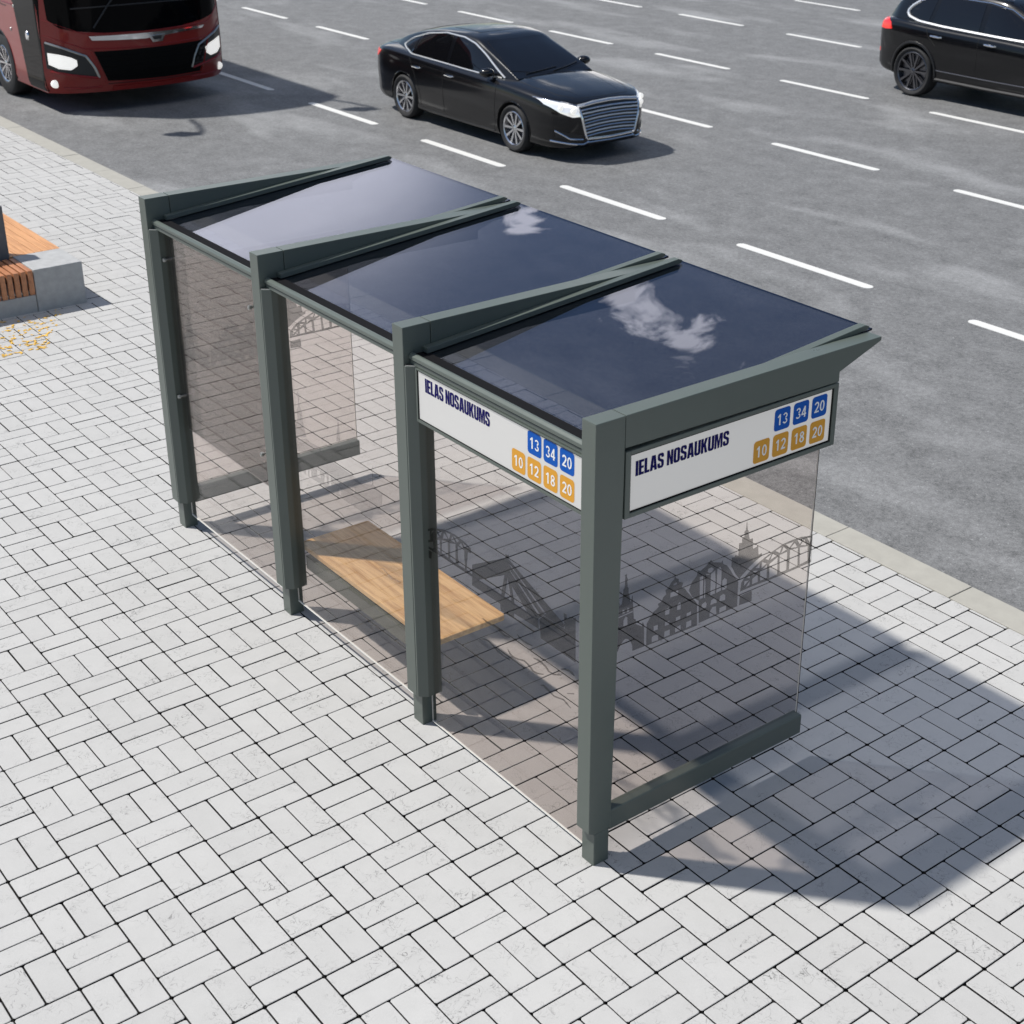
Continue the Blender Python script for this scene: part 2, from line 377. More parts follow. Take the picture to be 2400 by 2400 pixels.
SC.view_settings.view_transform = 'Standard'; SC.view_settings.look = 'None'; SC.view_settings.gamma = 1.0
SC.view_settings.exposure = 0.08
cy = SC.cycles if hasattr(SC, 'cycles') else None
if cy:
    cy.use_denoising = True; cy.max_bounces = 10; cy.transparent_max_bounces = 32; cy.caustics_reflective = False; cy.caustics_refractive = False
    cy.sample_clamp_indirect = 6.0
ETCH_END=[[(0.131,1.327),(0.131,1.37),(0.149,1.365),(0.151,1.407),(0.154,1.428),(0.155,1.455),(0.154,1.472),(0.152,1.493),(0.162,1.498),(0.164,1.474),(0.179,1.483),(0.185,1.53),(0.186,1.559),(0.195,1.568),(0.196,1.617),(0.197,1.628),(0.192,1.636),(0.206,1.64),(0.207,1.623),(0.213,1.608),(0.21,1.6),(0.214,1.564),(0.22,1.557),(0.221,1.532),(0.227,1.51),(0.234,1.476),(0.24,1.477),(0.242,1.5),(0.247,1.507),(0.25,1.468),(0.255,1.417),(0.259,1.37),(0.272,1.363),(0.275,1.334),(0.315,1.307),(0.317,1.329),(0.321,1.329),(0.329,1.307),(0.333,1.184),(0.256,1.188),(0.253,1.221),(0.242,1.248),(0.225,1.267),(0.21,1.275),(0.193,1.269),(0.174,1.246),(0.155,1.214),(0.13,1.215)],
[(0.193,1.352),(0.192,1.385),(0.206,1.403),(0.217,1.393),(0.219,1.35)],
[(0.185,1.427),(0.185,1.447),(0.197,1.443),(0.197,1.424)],
[(0.213,1.424),(0.216,1.447),(0.227,1.444),(0.226,1.423)],
[(0.158,1.415),(0.25,1.418),(0.251,1.412),(0.158,1.41)],
[(0.346,1.182),(0.345,1.309),(0.357,1.327),(0.388,1.364),(0.405,1.37),(0.422,1.382),(0.415,1.399),(0.441,1.405),(0.449,1.425),(0.469,1.436),(0.462,1.461),(0.479,1.467),(0.501,1.492),(0.518,1.504),(0.524,1.522),(0.533,1.504),(0.548,1.496),(0.552,1.477),(0.582,1.462),(0.572,1.44),(0.594,1.425),(0.61,1.402),(0.645,1.359),(0.685,1.305),(0.692,1.174)],
[(0.394,1.252),(0.393,1.278),(0.419,1.278),(0.421,1.25)],
[(0.384,1.19),(0.382,1.218),(0.394,1.224),(0.426,1.22),(0.426,1.186)],
[(0.466,1.188),(0.468,1.22),(0.503,1.22),(0.504,1.187)],
[(0.469,1.253),(0.469,1.275),(0.498,1.273),(0.497,1.252)],
[(0.467,1.316),(0.467,1.348),(0.488,1.352),(0.497,1.342),(0.494,1.313)],
[(0.546,1.317),(0.549,1.347),(0.562,1.358),(0.571,1.349),(0.571,1.313)],
[(0.542,1.253),(0.542,1.275),(0.571,1.276),(0.572,1.251)],
[(0.615,1.254),(0.617,1.274),(0.645,1.274),(0.644,1.251)],
[(0.541,1.189),(0.539,1.214),(0.575,1.22),(0.578,1.189)],
[(0.616,1.188),(0.616,1.222),(0.649,1.222),(0.651,1.189)],
[(0.497,1.407),(0.498,1.433),(0.52,1.434),(0.549,1.431),(0.549,1.403)],
[(0.515,1.47),(0.516,1.479),(0.537,1.479),(0.535,1.468)],
[(0.694,1.319),(0.646,1.359),(0.622,1.404),(0.641,1.447),(0.674,1.472),(0.678,1.502),(0.697,1.491),(0.735,1.507),(0.754,1.521),(0.767,1.531),(0.782,1.513),(0.781,1.513),(0.842,1.491),(0.848,1.503),(0.856,1.478),(0.882,1.462),(0.91,1.425),(0.935,1.385),(0.948,1.37),(0.973,1.334),(0.976,1.187),(0.703,1.185)],
[(0.738,1.322),(0.736,1.405),(0.737,1.459),(0.76,1.451),(0.766,1.323)],
[(0.775,1.323),(0.772,1.447),(0.801,1.46),(0.809,1.379),(0.807,1.322)],
[(0.817,1.323),(0.816,1.464),(0.836,1.469),(0.846,1.45),(0.85,1.325)],
[(0.859,1.324),(0.856,1.381),(0.871,1.391),(0.888,1.377),(0.89,1.322)],
[(0.747,1.47),(0.752,1.485),(0.776,1.485),(0.79,1.472),(0.778,1.457),(0.758,1.459)],
[(0.779,1.264),(0.784,1.29),(0.806,1.297),(0.822,1.284),(0.823,1.262)],
[(0.842,1.263),(0.846,1.293),(0.869,1.299),(0.883,1.287),(0.885,1.258)],
[(0.778,1.194),(0.778,1.226),(0.797,1.247),(0.82,1.242),(0.826,1.194)],
[(0.847,1.194),(0.847,1.222),(0.894,1.221),(0.894,1.195)],
[(0.717,1.265),(0.719,1.289),(0.744,1.296),(0.753,1.28),(0.75,1.26)],
[(0.701,1.326),(0.695,1.455),(0.718,1.457),(0.723,1.324)],
[(0.731,1.322),(0.728,1.458),(0.761,1.447),(0.765,1.319)],
[(0.915,1.442),(0.914,1.496),(0.931,1.491),(0.94,1.502),(0.96,1.492),(0.961,1.564),(0.982,1.56),(0.982,1.588),(0.997,1.59),(0.994,1.618),(1.004,1.627),(1.008,1.684),(1.017,1.625),(1.024,1.616),(1.029,1.59),(1.037,1.563),(1.059,1.563),(1.066,1.498),(1.092,1.501),(1.102,1.508),(1.11,1.449),(1.136,1.451),(1.133,1.431),(1.095,1.419),(1.049,1.396),(1.012,1.373),(0.988,1.357),(0.981,1.347),(0.944,1.394),(0.927,1.426)],
[(0.99,1.269),(0.996,1.322),(1.027,1.354),(1.072,1.381),(1.127,1.405),(1.207,1.433),(1.29,1.453),(1.361,1.456),(1.429,1.452),(1.519,1.431),(1.524,1.268),(1.29,1.264),(1.077,1.27)],
[(1.076,1.284),(1.076,1.316),(1.114,1.332),(1.118,1.284)],
[(1.135,1.285),(1.132,1.343),(1.179,1.363),(1.184,1.286)],
[(1.204,1.279),(1.198,1.363),(1.256,1.387),(1.262,1.281)],
[(1.282,1.282),(1.271,1.393),(1.327,1.396),(1.331,1.285)],
[(1.352,1.28),(1.349,1.399),(1.409,1.391),(1.416,1.282)],
[(1.434,1.283),(1.425,1.389),(1.485,1.378),(1.493,1.287)],
[(1.512,1.286),(1.505,1.37),(1.514,1.369),(1.52,1.287)],
[(1.017,1.295),(1.018,1.322),(1.05,1.316)],
[(1.031,1.284),(1.057,1.308),(1.057,1.285)],
[(1.033,1.336),(1.055,1.349),(1.057,1.328)],
[(1.078,1.335),(1.08,1.362),(1.112,1.353)],
[(1.094,1.375),(1.124,1.39),(1.124,1.365)],
[(1.14,1.358),(1.14,1.395),(1.174,1.376)],
[(1.164,1.406),(1.209,1.42),(1.189,1.392)],
[(1.203,1.387),(1.218,1.419),(1.25,1.399)],
[(1.236,1.43),(1.281,1.438),(1.271,1.407)],
[(1.282,1.402),(1.297,1.434),(1.321,1.411)],
[(1.314,1.443),(1.371,1.442),(1.343,1.416)],
[(1.352,1.41),(1.382,1.431),(1.401,1.4)],
[(1.402,1.441),(1.449,1.434),(1.421,1.412)],
[(1.43,1.402),(1.455,1.429),(1.472,1.389)],
[(1.478,1.428),(1.514,1.422),(1.502,1.393)],
[(0.989,1.188),(0.99,1.243),(1.071,1.246),(1.078,1.242),(1.081,1.182)]]
ETCH_BACK=[[(-1.598,1.285),(-1.494,1.342),(-1.377,1.379),(-1.279,1.391),(-1.192,1.385),(-1.128,1.371),(-1.123,1.341),(-1.155,1.334),(-1.17,1.222),(-1.119,1.215),(-1.12,1.199),(-1.32,1.196),(-1.502,1.193),(-1.604,1.187)],
[(-1.471,1.223),(-1.471,1.275),(-1.429,1.294),(-1.425,1.222)],
[(-1.409,1.221),(-1.405,1.301),(-1.347,1.319),(-1.347,1.218)],
[(-1.327,1.219),(-1.324,1.318),(-1.272,1.335),(-1.275,1.213)],
[(-1.25,1.216),(-1.25,1.331),(-1.19,1.331),(-1.186,1.22)],
[(-1.509,1.297),(-1.502,1.322),(-1.485,1.329)],
[(-1.459,1.292),(-1.464,1.335),(-1.431,1.313)],
[(-1.447,1.342),(-1.396,1.361),(-1.42,1.324)],
[(-1.394,1.316),(-1.382,1.357),(-1.348,1.335)],
[(-1.368,1.37),(-1.319,1.374),(-1.336,1.338)],
[(-1.32,1.337),(-1.3,1.369),(-1.271,1.343)],
[(-1.29,1.38),(-1.234,1.369),(-1.257,1.351)],
[(-1.24,1.342),(-1.217,1.363),(-1.196,1.337)],
[(-1.203,1.37),(-1.15,1.365),(-1.178,1.348)],
[(-1.589,1.221),(-1.586,1.281),(-1.521,1.313),(-1.524,1.256)],
[(-1.594,1.203),(-1.494,1.257),(-1.488,1.221),(-1.501,1.208)],
[(-1.604,1.183),(-1.511,1.183),(-1.518,1.137),(-1.606,1.118)],
[(-1.117,1.275),(-0.812,1.447),(-0.81,1.472),(-0.795,1.469),(-0.784,1.478),(-0.782,1.451),(-0.314,1.283),(-0.322,1.26),(-0.489,1.255),(-0.532,1.216),(-0.527,1.157),(-0.739,1.149),(-0.741,1.118),(-0.86,1.109),(-0.863,1.15),(-1.122,1.147)],
[(-1.057,1.208),(-0.823,1.341),(-0.853,1.211)],
[(-0.793,1.338),(-0.764,1.215),(-0.823,1.212)],
[(-0.757,1.304),(-0.627,1.213),(-0.736,1.211)],
[(-0.778,1.423),(-0.765,1.423),(-0.465,1.276),(-0.481,1.267)],
[(-0.778,1.39),(-0.767,1.39),(-0.515,1.247),(-0.53,1.235)],
[(-0.771,1.354),(-0.762,1.348),(-0.539,1.221),(-0.556,1.219)],
[(-0.511,1.109),(-0.523,1.218),(-0.489,1.252),(-0.315,1.259),(-0.323,1.349),(-0.301,1.348),(-0.297,1.325),(-0.271,1.351),(-0.251,1.344),(-0.228,1.367),(-0.224,1.107)],
[(-1.031,0.982),(-0.991,0.972),(-0.921,0.979),(-0.869,0.973),(-0.83,0.965),(-0.781,0.981),(-0.778,0.988),(-0.82,0.98),(-0.857,0.988),(-0.911,0.993),(-0.98,0.986),(-1.026,0.988)],
[(-1.06,0.833),(-1.013,0.855),(-0.977,0.861),(-0.939,0.851),(-0.908,0.839),(-0.846,0.833),(-0.783,0.84),(-0.78,0.846),(-0.838,0.845),(-0.898,0.851),(-0.929,0.862),(-0.968,0.873),(-1.01,0.865),(-1.06,0.837)],
[(-0.802,0.899),(-0.787,0.879),(-0.755,0.87),(-0.709,0.879),(-0.658,0.896),(-0.63,0.892),(-0.602,0.883),(-0.579,0.871),(-0.54,0.877),(-0.485,0.902),(-0.484,0.908),(-0.536,0.889),(-0.569,0.884),(-0.59,0.896),(-0.62,0.904),(-0.651,0.909),(-0.704,0.892),(-0.747,0.883),(-0.775,0.891),(-0.797,0.904)],
[(-0.575,0.957),(-0.542,0.961),(-0.507,0.961),(-0.472,0.954),(-0.451,0.939),(-0.406,0.94),(-0.341,0.971),(-0.341,0.976),(-0.401,0.952),(-0.44,0.951),(-0.461,0.966),(-0.498,0.974),(-0.535,0.974),(-0.573,0.962)],
[(-0.714,1.033),(-0.695,1.017),(-0.657,1.014),(-0.627,1.016),(-0.582,1.027),(-0.58,1.032),(-0.622,1.027),(-0.65,1.025),(-0.685,1.028),(-0.71,1.037)],
[(-0.342,1.008),(-0.309,1.019),(-0.284,1.025),(-0.258,1.024),(-0.235,1.021),(-0.229,1.027),(-0.248,1.038),(-0.276,1.039),(-0.306,1.032),(-0.341,1.013)],
[(-0.514,0.823),(-0.489,0.831),(-0.45,0.822),(-0.398,0.812),(-0.321,0.832),(-0.295,0.823),(-0.26,0.815),(-0.256,0.82),(-0.286,0.834),(-0.315,0.843),(-0.392,0.823),(-0.441,0.833),(-0.482,0.843),(-0.513,0.827)],
[(-0.292,0.888),(-0.233,0.914),(-0.232,0.921),(-0.291,0.893)]]
ETCH_MID=[[(-2.969,1.132),(-2.931,1.164),(-2.763,1.258),(-2.593,1.344),(-2.461,1.344),(-2.366,1.341),(-2.355,1.366),(-2.346,1.343),(-2.254,1.326),(-2.129,1.363),(-2.109,1.494),(-2.103,1.496),(-2.11,1.369),(-2.014,1.35),(-2.025,1.269),(-2.25,1.134)],
[(-2.931,1.128),(-2.922,1.166),(-2.9,1.175),(-2.902,1.132)],
[(-2.888,1.124),(-2.878,1.178),(-2.858,1.183),(-2.859,1.13)],
[(-2.786,1.169),(-2.778,1.215),(-2.745,1.221),(-2.741,1.173)],
[(-2.698,1.157),(-2.688,1.224),(-2.664,1.224),(-2.663,1.162)],
[(-2.648,1.159),(-2.636,1.235),(-2.612,1.235),(-2.613,1.167)],
[(-2.359,1.221),(-2.351,1.254),(-2.332,1.262),(-2.332,1.225)],
[(-2.528,1.151),(-2.523,1.184),(-2.496,1.194),(-2.498,1.151)],
[(-2.587,1.01),(-2.561,1.017),(-2.531,1.02),(-2.502,1.012),(-2.468,1.007),(-2.462,1.012),(-2.489,1.023),(-2.521,1.031),(-2.555,1.027),(-2.587,1.013)],
[(-3.038,1.344),(-3.023,1.448),(-2.991,1.477),(-2.993,1.547),(-2.965,1.592),(-2.966,1.636),(-2.99,1.654),(-2.959,1.675),(-2.939,1.666),(-2.954,1.605),(-2.926,1.552),(-2.921,1.501),(-2.889,1.396)],
[(-2.518,1.501),(-2.493,1.604),(-2.488,1.636),(-2.508,1.659),(-2.478,1.659),(-2.472,1.612),(-2.468,1.519)],
[(-3.083,1.264),(-3.078,1.298),(-3.039,1.334),(-2.89,1.387),(-2.85,1.379),(-2.712,1.388),(-2.715,1.36),(-2.887,1.29),(-3.042,1.252)],
[(-2.097,0.824),(-2.056,0.835),(-2.015,0.827),(-1.956,0.812),(-1.857,0.836),(-1.853,0.843),(-1.945,0.827),(-2,0.841),(-2.046,0.849),(-2.096,0.829)]]
# ------------------------------------------------------------------ the setting
KERB_IN, KERB_OUT, ROAD_Z = 3.69, 3.945, -.012
def sheet(name, x0, x1, y0, y1, z0, z1, mat):
    mb = MB(); mb.box(x0, x1, y0, y1, z0, z1)
    return tag(mb.build(name, mat), kind='structure')
sheet('ground', -1500, 1500, -1500, 1500, -.6, -.2, M['ground'])
sheet('road', -600, 600, KERB_OUT+.004, 42, -.19, ROAD_Z, M['asphalt'])
def pavement():
    B = .3122; PX, PY = -2.3526, -2.1167; GAP = .0078; CH = .0022; RC = .008
    mb_v, mb_f, mb_m, tone = [], [], [], []
    i0, i1 = int((-31-PX)//B), int((4.4-PX)//B); j0, j1 = int((-6.2-PY)//B), int((KERB_IN-PY)//B)+1
    rects = []
    for i in range(i0, i1):
        for j in range(j0, j1):
            x, y = PX+i*B, PY+j*B
            if (i+j) % 2 == 0: rs = [(x, x+B, y, y+B/2), (x, x+B, y+B/2, y+B)]      # long in x
            else: rs = [(x, x+B/2, y, y+B), (x+B/2, x+B, y, y+B)]
            for (a, b, c, d) in rs:
                d = min(d, KERB_IN)
                if d-c > .03: rects.append((a, b, c, d))
    for (a, b, c, d) in rects:
        g = GAP/2 + random.uniform(-.0012, .0012)
        a += g; b -= g; c += g; d -= g
        dz = random.gauss(0, .0009); tx, ty = random.gauss(0, .0022), random.gauss(0, .0022)
        cx, cyy = (a+b)/2, (c+d)/2
        base = len(mb_v)
        def ring(ins, z, flat=False):
            r = RC
            A, Bb, C, D = a+ins, b-ins, c+ins, d-ins
            for (px, py) in ((A+r, C), (Bb-r, C), (Bb, C+r), (Bb, D-r), (Bb-r, D), (A+r, D), (A, D-r), (A, C+r)):
                mb_v.append((px, py, z+(0 if flat else dz+(px-cx)*tx+(py-cyy)*ty)))
        ring(0, -.03, True); ring(0, -CH); ring(CH, 0)
        for k in range(8):
            l = (k+1) % 8
            mb_f.append((base+k, base+l, base+8+l, base+8+k)); mb_f.append((base+8+k, base+8+l, base+16+l, base+16+k))
        mb_f.append(tuple(base+16+k for k in range(8)))
        tone += [random.random()]*24; mb_m += [1, 0]*8+[0]
    b0 = len(mb_v)      # bedding sand in the joints
    mb_v += [(-31, -6.2, -.020), (4.4, -6.2, -.020), (4.4, KERB_IN, -.020), (-31, KERB_IN, -.020)]
    mb_f.append((b0, b0+1, b0+2, b0+3)); mb_m.append(1); tone += [0]*4
    me = bpy.data.meshes.new('pavement'); me.from_pydata(mb_v, [], mb_f); me.update()
    me.materials.append(M['paver']); me.materials.append(M['joint']); me.polygons.foreach_set('material_index', mb_m)
    at = me.attributes.new('tone', 'FLOAT', 'POINT'); at.data.foreach_set('value', tone)
    o = bpy.data.objects.new('pavement', me); COL.objects.link(o); tag(o, kind='structure')
pavement()
def outer_pavement():      # the same paving goes on outside the picture
    mb = MB()
    mb.box(-600, -31.01, -30, KERB_IN, -.19, -.004); mb.box(4.41, 600, -30, KERB_IN, -.19, -.004); mb.box(-31.01, 4.41, -30, -6.21, -.19, -.004)
    me = mb.build('surrounding_pavement', M['paver']); tag(me, kind='structure')
outer_pavement()
def kerb():
    mb = MB(); L_ = 1.14; x = -1.805-26*L_
    while x < 9:
        mb.box(x+.003, x+L_-.003, KERB_IN+.003, KERB_OUT, -.18, .001+random.gauss(0, .0012)); x += L_
    tag(mb.build('kerb', M['kerb'], bevel=.006), kind='structure')
kerb()
def markings():
    mb = MB(); W = .065
    starts = {8.47: [-7.66+3.42*k for k in range(-8, 4)], 12.61: [-7.74+3.44*k for k in range(-8, 4)],
              16.36: [-7.80+3.44*k for k in range(-8, 4)], 20.25: [-8.05+3.42*k for k in range(-8, 4)], 24.1: [-8.1+3.42*k for k in range(-8, 4)]}
    for y, xs in starts.items():
        for x in xs:
            n = 6; pts = []
            for k in range(n+1): a = -math.pi/2+math.pi*k/n; pts.append((x+2.1-W+W*math.cos(a), y+W*math.sin(a)))
            for k in range(n+1): a = math.pi/2+math.pi*k/n; pts.append((x+W+W*math.cos(a), y+W*math.sin(a)))
            mb.prism(pts, 2, ROAD_Z-.003, ROAD_Z+.005)
    tag(mb.build('road_markings', M['marking']), kind='structure')
markings()

# ------------------------------------------------------------------ bus shelter
D = 1.5983
FR = M['frame']
SH = empty('bus_shelter', (0, 0, 0), 'green grey bus shelter with dark glass roof, etched glass walls and two white name signs', 'bus shelter')
CZ, TOPZ, PW = .20, 2.496, .098
ARM0 = .139

def etch_obj(name, loops, mapping, mat, parent):
    vs, fs = fill2d(loops)
    mb = MB(); mb.add([mapping(a, b) for a, b in vs], fs)
    return mb.build(name, mat, parent, recalc=False)

def pane(name, x0, x1, y0, y1, z0, z1, mat, thin, edge=False):
    """glass pane with polished edges; thin = axis of its thickness"""
    mb = MB(); mb.box(x0, x1, y0, y1, z0, z1)
    big = {0: (3, 5), 1: (2, 4), 2: (0, 1)}[thin]
    mb.m = [0 if i in big else 1 for i in range(6)]
    o = mb.build(name, [mat, M['glass_edge']], SH)
    if edge:
        e = MB(); e.box(x0, x1, y0-.0005, y1+.0005, z0-.007, z0-.0003); e.build('polished_edge', M['glass_edge'], o)
    return o

ZG = lambda y: 2.338 + (y-.09)*.0905        # top of the roof glass
def post(k):
    x1 = -k*D; x0 = x1-PW
    mb = MB()
    # slim foot, then the hollow section that stands proud of it at the back
    mb.box(x0, x1, 0, .098, -.02, CZ)
    mb.prism([(-.036, CZ+.02), (0.0, CZ+.0015), (ARM0-.032, CZ+.0015), (ARM0-.001, TOPZ-.35), (ARM0-.001, TOPZ), (-.036, TOPZ)], 0, x0-.0015, x1+.0015)
    p = mb.build('post', FR, SH, bevel=.003)
    # bolted head plate seam
    s = MB(); s.box(x0+.01, x1-.01, ARM0-.001, ARM0+.0025, TOPZ-.165, TOPZ-.006); s.build('joint_gasket', M['rubber'], p)
    if k:      # glazing cover on the bay side: angled strip from the ground clearance to below the rail
        c = MB(); xa = x1+.0025
        c.prism([(xa, -.034), (xa+.012, -.034), (xa+.052, .012), (xa+.052, .108), (xa, .108)], 2, CZ+.02, 2.285)
        c.build('glazing_cover', FR, SH, bevel=.002)
        c = MB(); c.prism([(xa, -.030), (xa+.010, -.030), (xa+.050, .014), (xa+.050, .106), (xa, .106)], 2, 2.2855, 2.291); c.build('cover_cap', M['steel'], SH)
for k in range(4): post(k)

def arm(k):
    x1 = -k*D; x0 = x1-PW
    pr = [(ARM0+.003, TOPZ), (1.876, TOPZ), (1.876, TOPZ-.022), (1.574, 2.37), (1.574, 2.316), (ARM0+.003, 2.332)]
    mb = MB(); mb.prism(pr, 0, x0, x1); mb.build('roof_arm', FR, SH, bevel=.003)
for k in range(4): arm(k)

def strip(xa, xb):
    """clamp profile over the glass edge, rising from the back to the front"""
    y0, y1 = .085, 1.892
    t = lambda y: ZG(y)+.033
    pr = [(y0, t(y0)), (y1-.03, t(y1-.03)), (y1, t(y1)-.014), (y1-.01, ZG(y1)+.002), (y0, ZG(y0)+.002)]
    mb = MB(); mb.prism(pr, 0, xa, xb); mb.build('clamp_strip', FR, SH, bevel=.003)
    lo = MB(); pr = [(y0, ZG(y0)-.012), (y1-.015, ZG(y1-.015)-.012), (y1-.03, ZG(y1-.03)-.05), (y0, ZG(y0)-.05)]
    lo.prism(pr, 0, xa+.004, xb-.004); lo.build('glass_bearer', FR, SH, bevel=.002)
for k in range(4):
    if k: strip(-k*D+.002, -k*D+.050)
    if k < 3: strip(-k*D-PW-.050, -k*D-PW-.002)

def bay(k):
    """bay k lies between post k+1 and post k"""
    xl, xr = -(k+1)*D, -k*D-PW
    # roof pane, tilted
    mb = MB(); y0, y1 = .072, 1.915
    a = [(y0, ZG(y0)-.010), (y1, ZG(y1)-.010), (y1, ZG(y1)), (y0, ZG(y0))]
    mb.prism(a, 0, xl+.003, xr-.003)
    mb.m = [1, 1, 0, 1, 0, 1]
    r = mb.build('roof_pane', [M['glass_roof'], M['rubber']], SH)
    fr = MB(); w = .07        # black printed border along the back edge, 1 mm above the glass
    fr.prism([(y0+.002, ZG(y0+.002)+.0012), (y0+.03, ZG(y0+.03)+.0012), (y0+.03, ZG(y0+.03)+.002), (y0+.002, ZG(y0+.002)+.002)], 0, xl+.05, xr-.05)
    fr.build('printed_border', M['rubber'], r)
    # back rail with two ribs and a groove
    rl = MB()
    rl.prism([(-.004, 2.340), (.012, 2.352), (.022, 2.352), (.022, 2.331), (.068, 2.331), (.068, 2.289), (.004, 2.289), (.004, 2.312), (.010, 2.313), (.010, 2.319), (-.004, 2.320)], 0, xl+.0035, xr-.0035)
    rl.build('back_rail', FR, SH, bevel=.002)
    gs = MB(); gs.box(xl+.01, xr-.01, .0225, .0712, 2.3315, 2.341); gs.box(xl+.01, xr-.01, .0715, .098, 2.30, 2.3295); gs.build('rail_gasket', M['rubber'], SH)
    # back wall glass
    zb = .03 if k == 0 else .115
    ztop = 2.287
    gp = pane('back_pane', xl+.030, xr-.004, .048, .056, zb, ztop, M['glass_wall'], 1, True)
    if k == 0: etch_obj('etched_skyline', ETCH_BACK, lambda a, b: (a, .0455, b), M['etch'], gp)
    if k == 1: etch_obj('etched_skyline', ETCH_MID, lambda a, b: (a, .0455, b), M['etch_pale'], gp)
    if k == 2:
        dk = pane('dark_panel', xl+.034, xr-.002, .085, .091, .80, 2.285, M['glass_dark'], 1)
        for x in (xl+.068, xr-.19):
            for z in (1.07, 2.078):
                s = MB(); s.lathe([(0, .018), (.013, .020), (.015, .026), (.015, .038), (.007, .040), (.007, .085), (0, .085)], (x, 0, z), 'y', 16)
                s.build('standoff', M['steel'], dk, smooth=True)
for k in range(3): bay(k)

def end_wall(x1, mirror=False):
    """glass end wall from the back post towards the road"""
    xc = x1-.045
    g = pane('end_pane', xc-.004, xc+.004, ARM0-.028, 1.512, .30, 2.02, M['glass_wall'], 0)
    e = MB(); e.box(xc-.0045, xc+.0045, 1.5123, 1.5165, .302, 1.964); e.build('edge_seal', M['rubber'], g)
    etch_obj('etched_skyline', ETCH_END, lambda a, b: (xc+.0065, a, b), M['etch'], g)
    b = MB(); b.prism([(x1-.072, .182), (x1-.004, .182), (x1-.004, .298), (x1-.009, .304), (x1-.066, .304), (x1-.072, .298)], 1, .104, 1.517)
    b.build('bottom_beam', FR, SH, bevel=.003)
end_wall(0); end_wall(-3*D)

# ---- name signs
LET = {'I': (2.1, [[(0,0),(2.1,0),(2.1,10),(0,10)]]),
 'E': (4.0, [[(0,0),(4,0),(4,1.7),(2.1,1.7),(2.1,4.2),(3.8,4.2),(3.8,5.8),(2.1,5.8),(2.1,8.3),(4,8.3),(4,10),(0,10)]]),
 'L': (3.9, [[(0,0),(3.9,0),(3.9,1.7),(2.1,1.7),(2.1,10),(0,10)]]),
 'A': (5.4, [[(0,0),(2,0),(2.3,1.8),(3.2,1.8),(3.5,0),(5.5,0),(4.25,10),(1.25,10)], [(2.5,3.4),(3.0,3.4),(2.75,7.4)]]),
 'N': (4.9, [[(0,0),(1.9,0),(1.9,5),(3.0,0),(4.9,0),(4.9,10),(3,10),(3,5.2),(1.9,10),(0,10)]]),
 'O': (5.0, [[(0,1.4),(.5,.5),(1.3,0),(3.7,0),(4.5,.5),(5,1.4),(5,8.6),(4.5,9.5),(3.7,10),(1.3,10),(.5,9.5),(0,8.6)], [(2.05,1.9),(2.5,1.5),(2.95,1.9),(2.95,8.1),(2.5,8.5),(2.05,8.1)]]),
 'U': (5.0, [[(0,10),(0,1.5),(.5,.5),(1.3,0),(3.7,0),(4.5,.5),(5,1.5),(5,10),(2.95,10),(2.95,2.0),(2.5,1.55),(2.05,2.0),(2.05,10)]]),
 'K': (5.3, [[(0,0),(2,0),(2,3.8),(2.3,4.2),(3.2,0),(5.3,0),(3.9,5.6),(5.2,10),(3.2,10),(2,6.4),(2,10),(0,10)]]),
 'M': (6.6, [[(0,0),(1.75,0),(1.75,6.5),(2.65,0),(3.95,0),(4.85,6.5),(4.85,0),(6.6,0),(6.6,10),(4.1,10),(3.3,4.8),(2.5,10),(0,10)]]),
 'S': (5.0, [[(0,3.4),(0,1.6),(.5,.5),(1.3,0),(3.7,0),(4.5,.5),(5,1.5),(5,4.4),(4.2,5.4),(2.4,6.3),(2.0,6.9),(2.0,8.1),(2.4,8.5),(2.9,8.1),(2.9,7),(4.9,7),(4.9,8.5),(4.5,9.5),(3.6,10),(1.3,10),(.5,9.5),(.1,8.6),(.1,6.2),(.9,5.1),(2.6,4.2),(3.0,3.5),(3.0,1.9),(2.5,1.5),(2.0,1.9),(2.0,3.4)]])}
def lettering(txt, a0, a1, b0, b1, mp, parent):
    x = 0; items = []
    for ch in txt:
        if ch == ' ': x += 2.0; continue
        w, loops = LET[ch]; items.append((x, loops)); x += w+.30
    x -= .30; sx = (a1-a0)/x; sz = (b1-b0)/10
    mb = MB()
    for ox, loops in items:
        vs, fs = fill2d(loops); mb.add([mp(a0+(ox+u)*sx, b0+v*sz) for u, v in vs], fs)
    mb.build('lettering', M['sign_navy'], parent, recalc=False)
def ribbon(pts, w):
    p = np.array(pts, float); t = np.gradient(p, axis=0); n = np.stack([-t[:, 1], t[:, 0]], -1); n /= np.linalg.norm(n, axis=1)[:, None]
    return [tuple(q) for q in np.concatenate([p+n*w/2, (p-n*w/2)[::-1]])]
def arc(cx, cz, rx, rz, a0, a1, n=16): return [(cx+rx*math.cos(R(a0+(a1-a0)*k/(n-1))), cz+rz*math.sin(R(a0+(a1-a0)*k/(n-1)))) for k in range(n)]
_w = .155
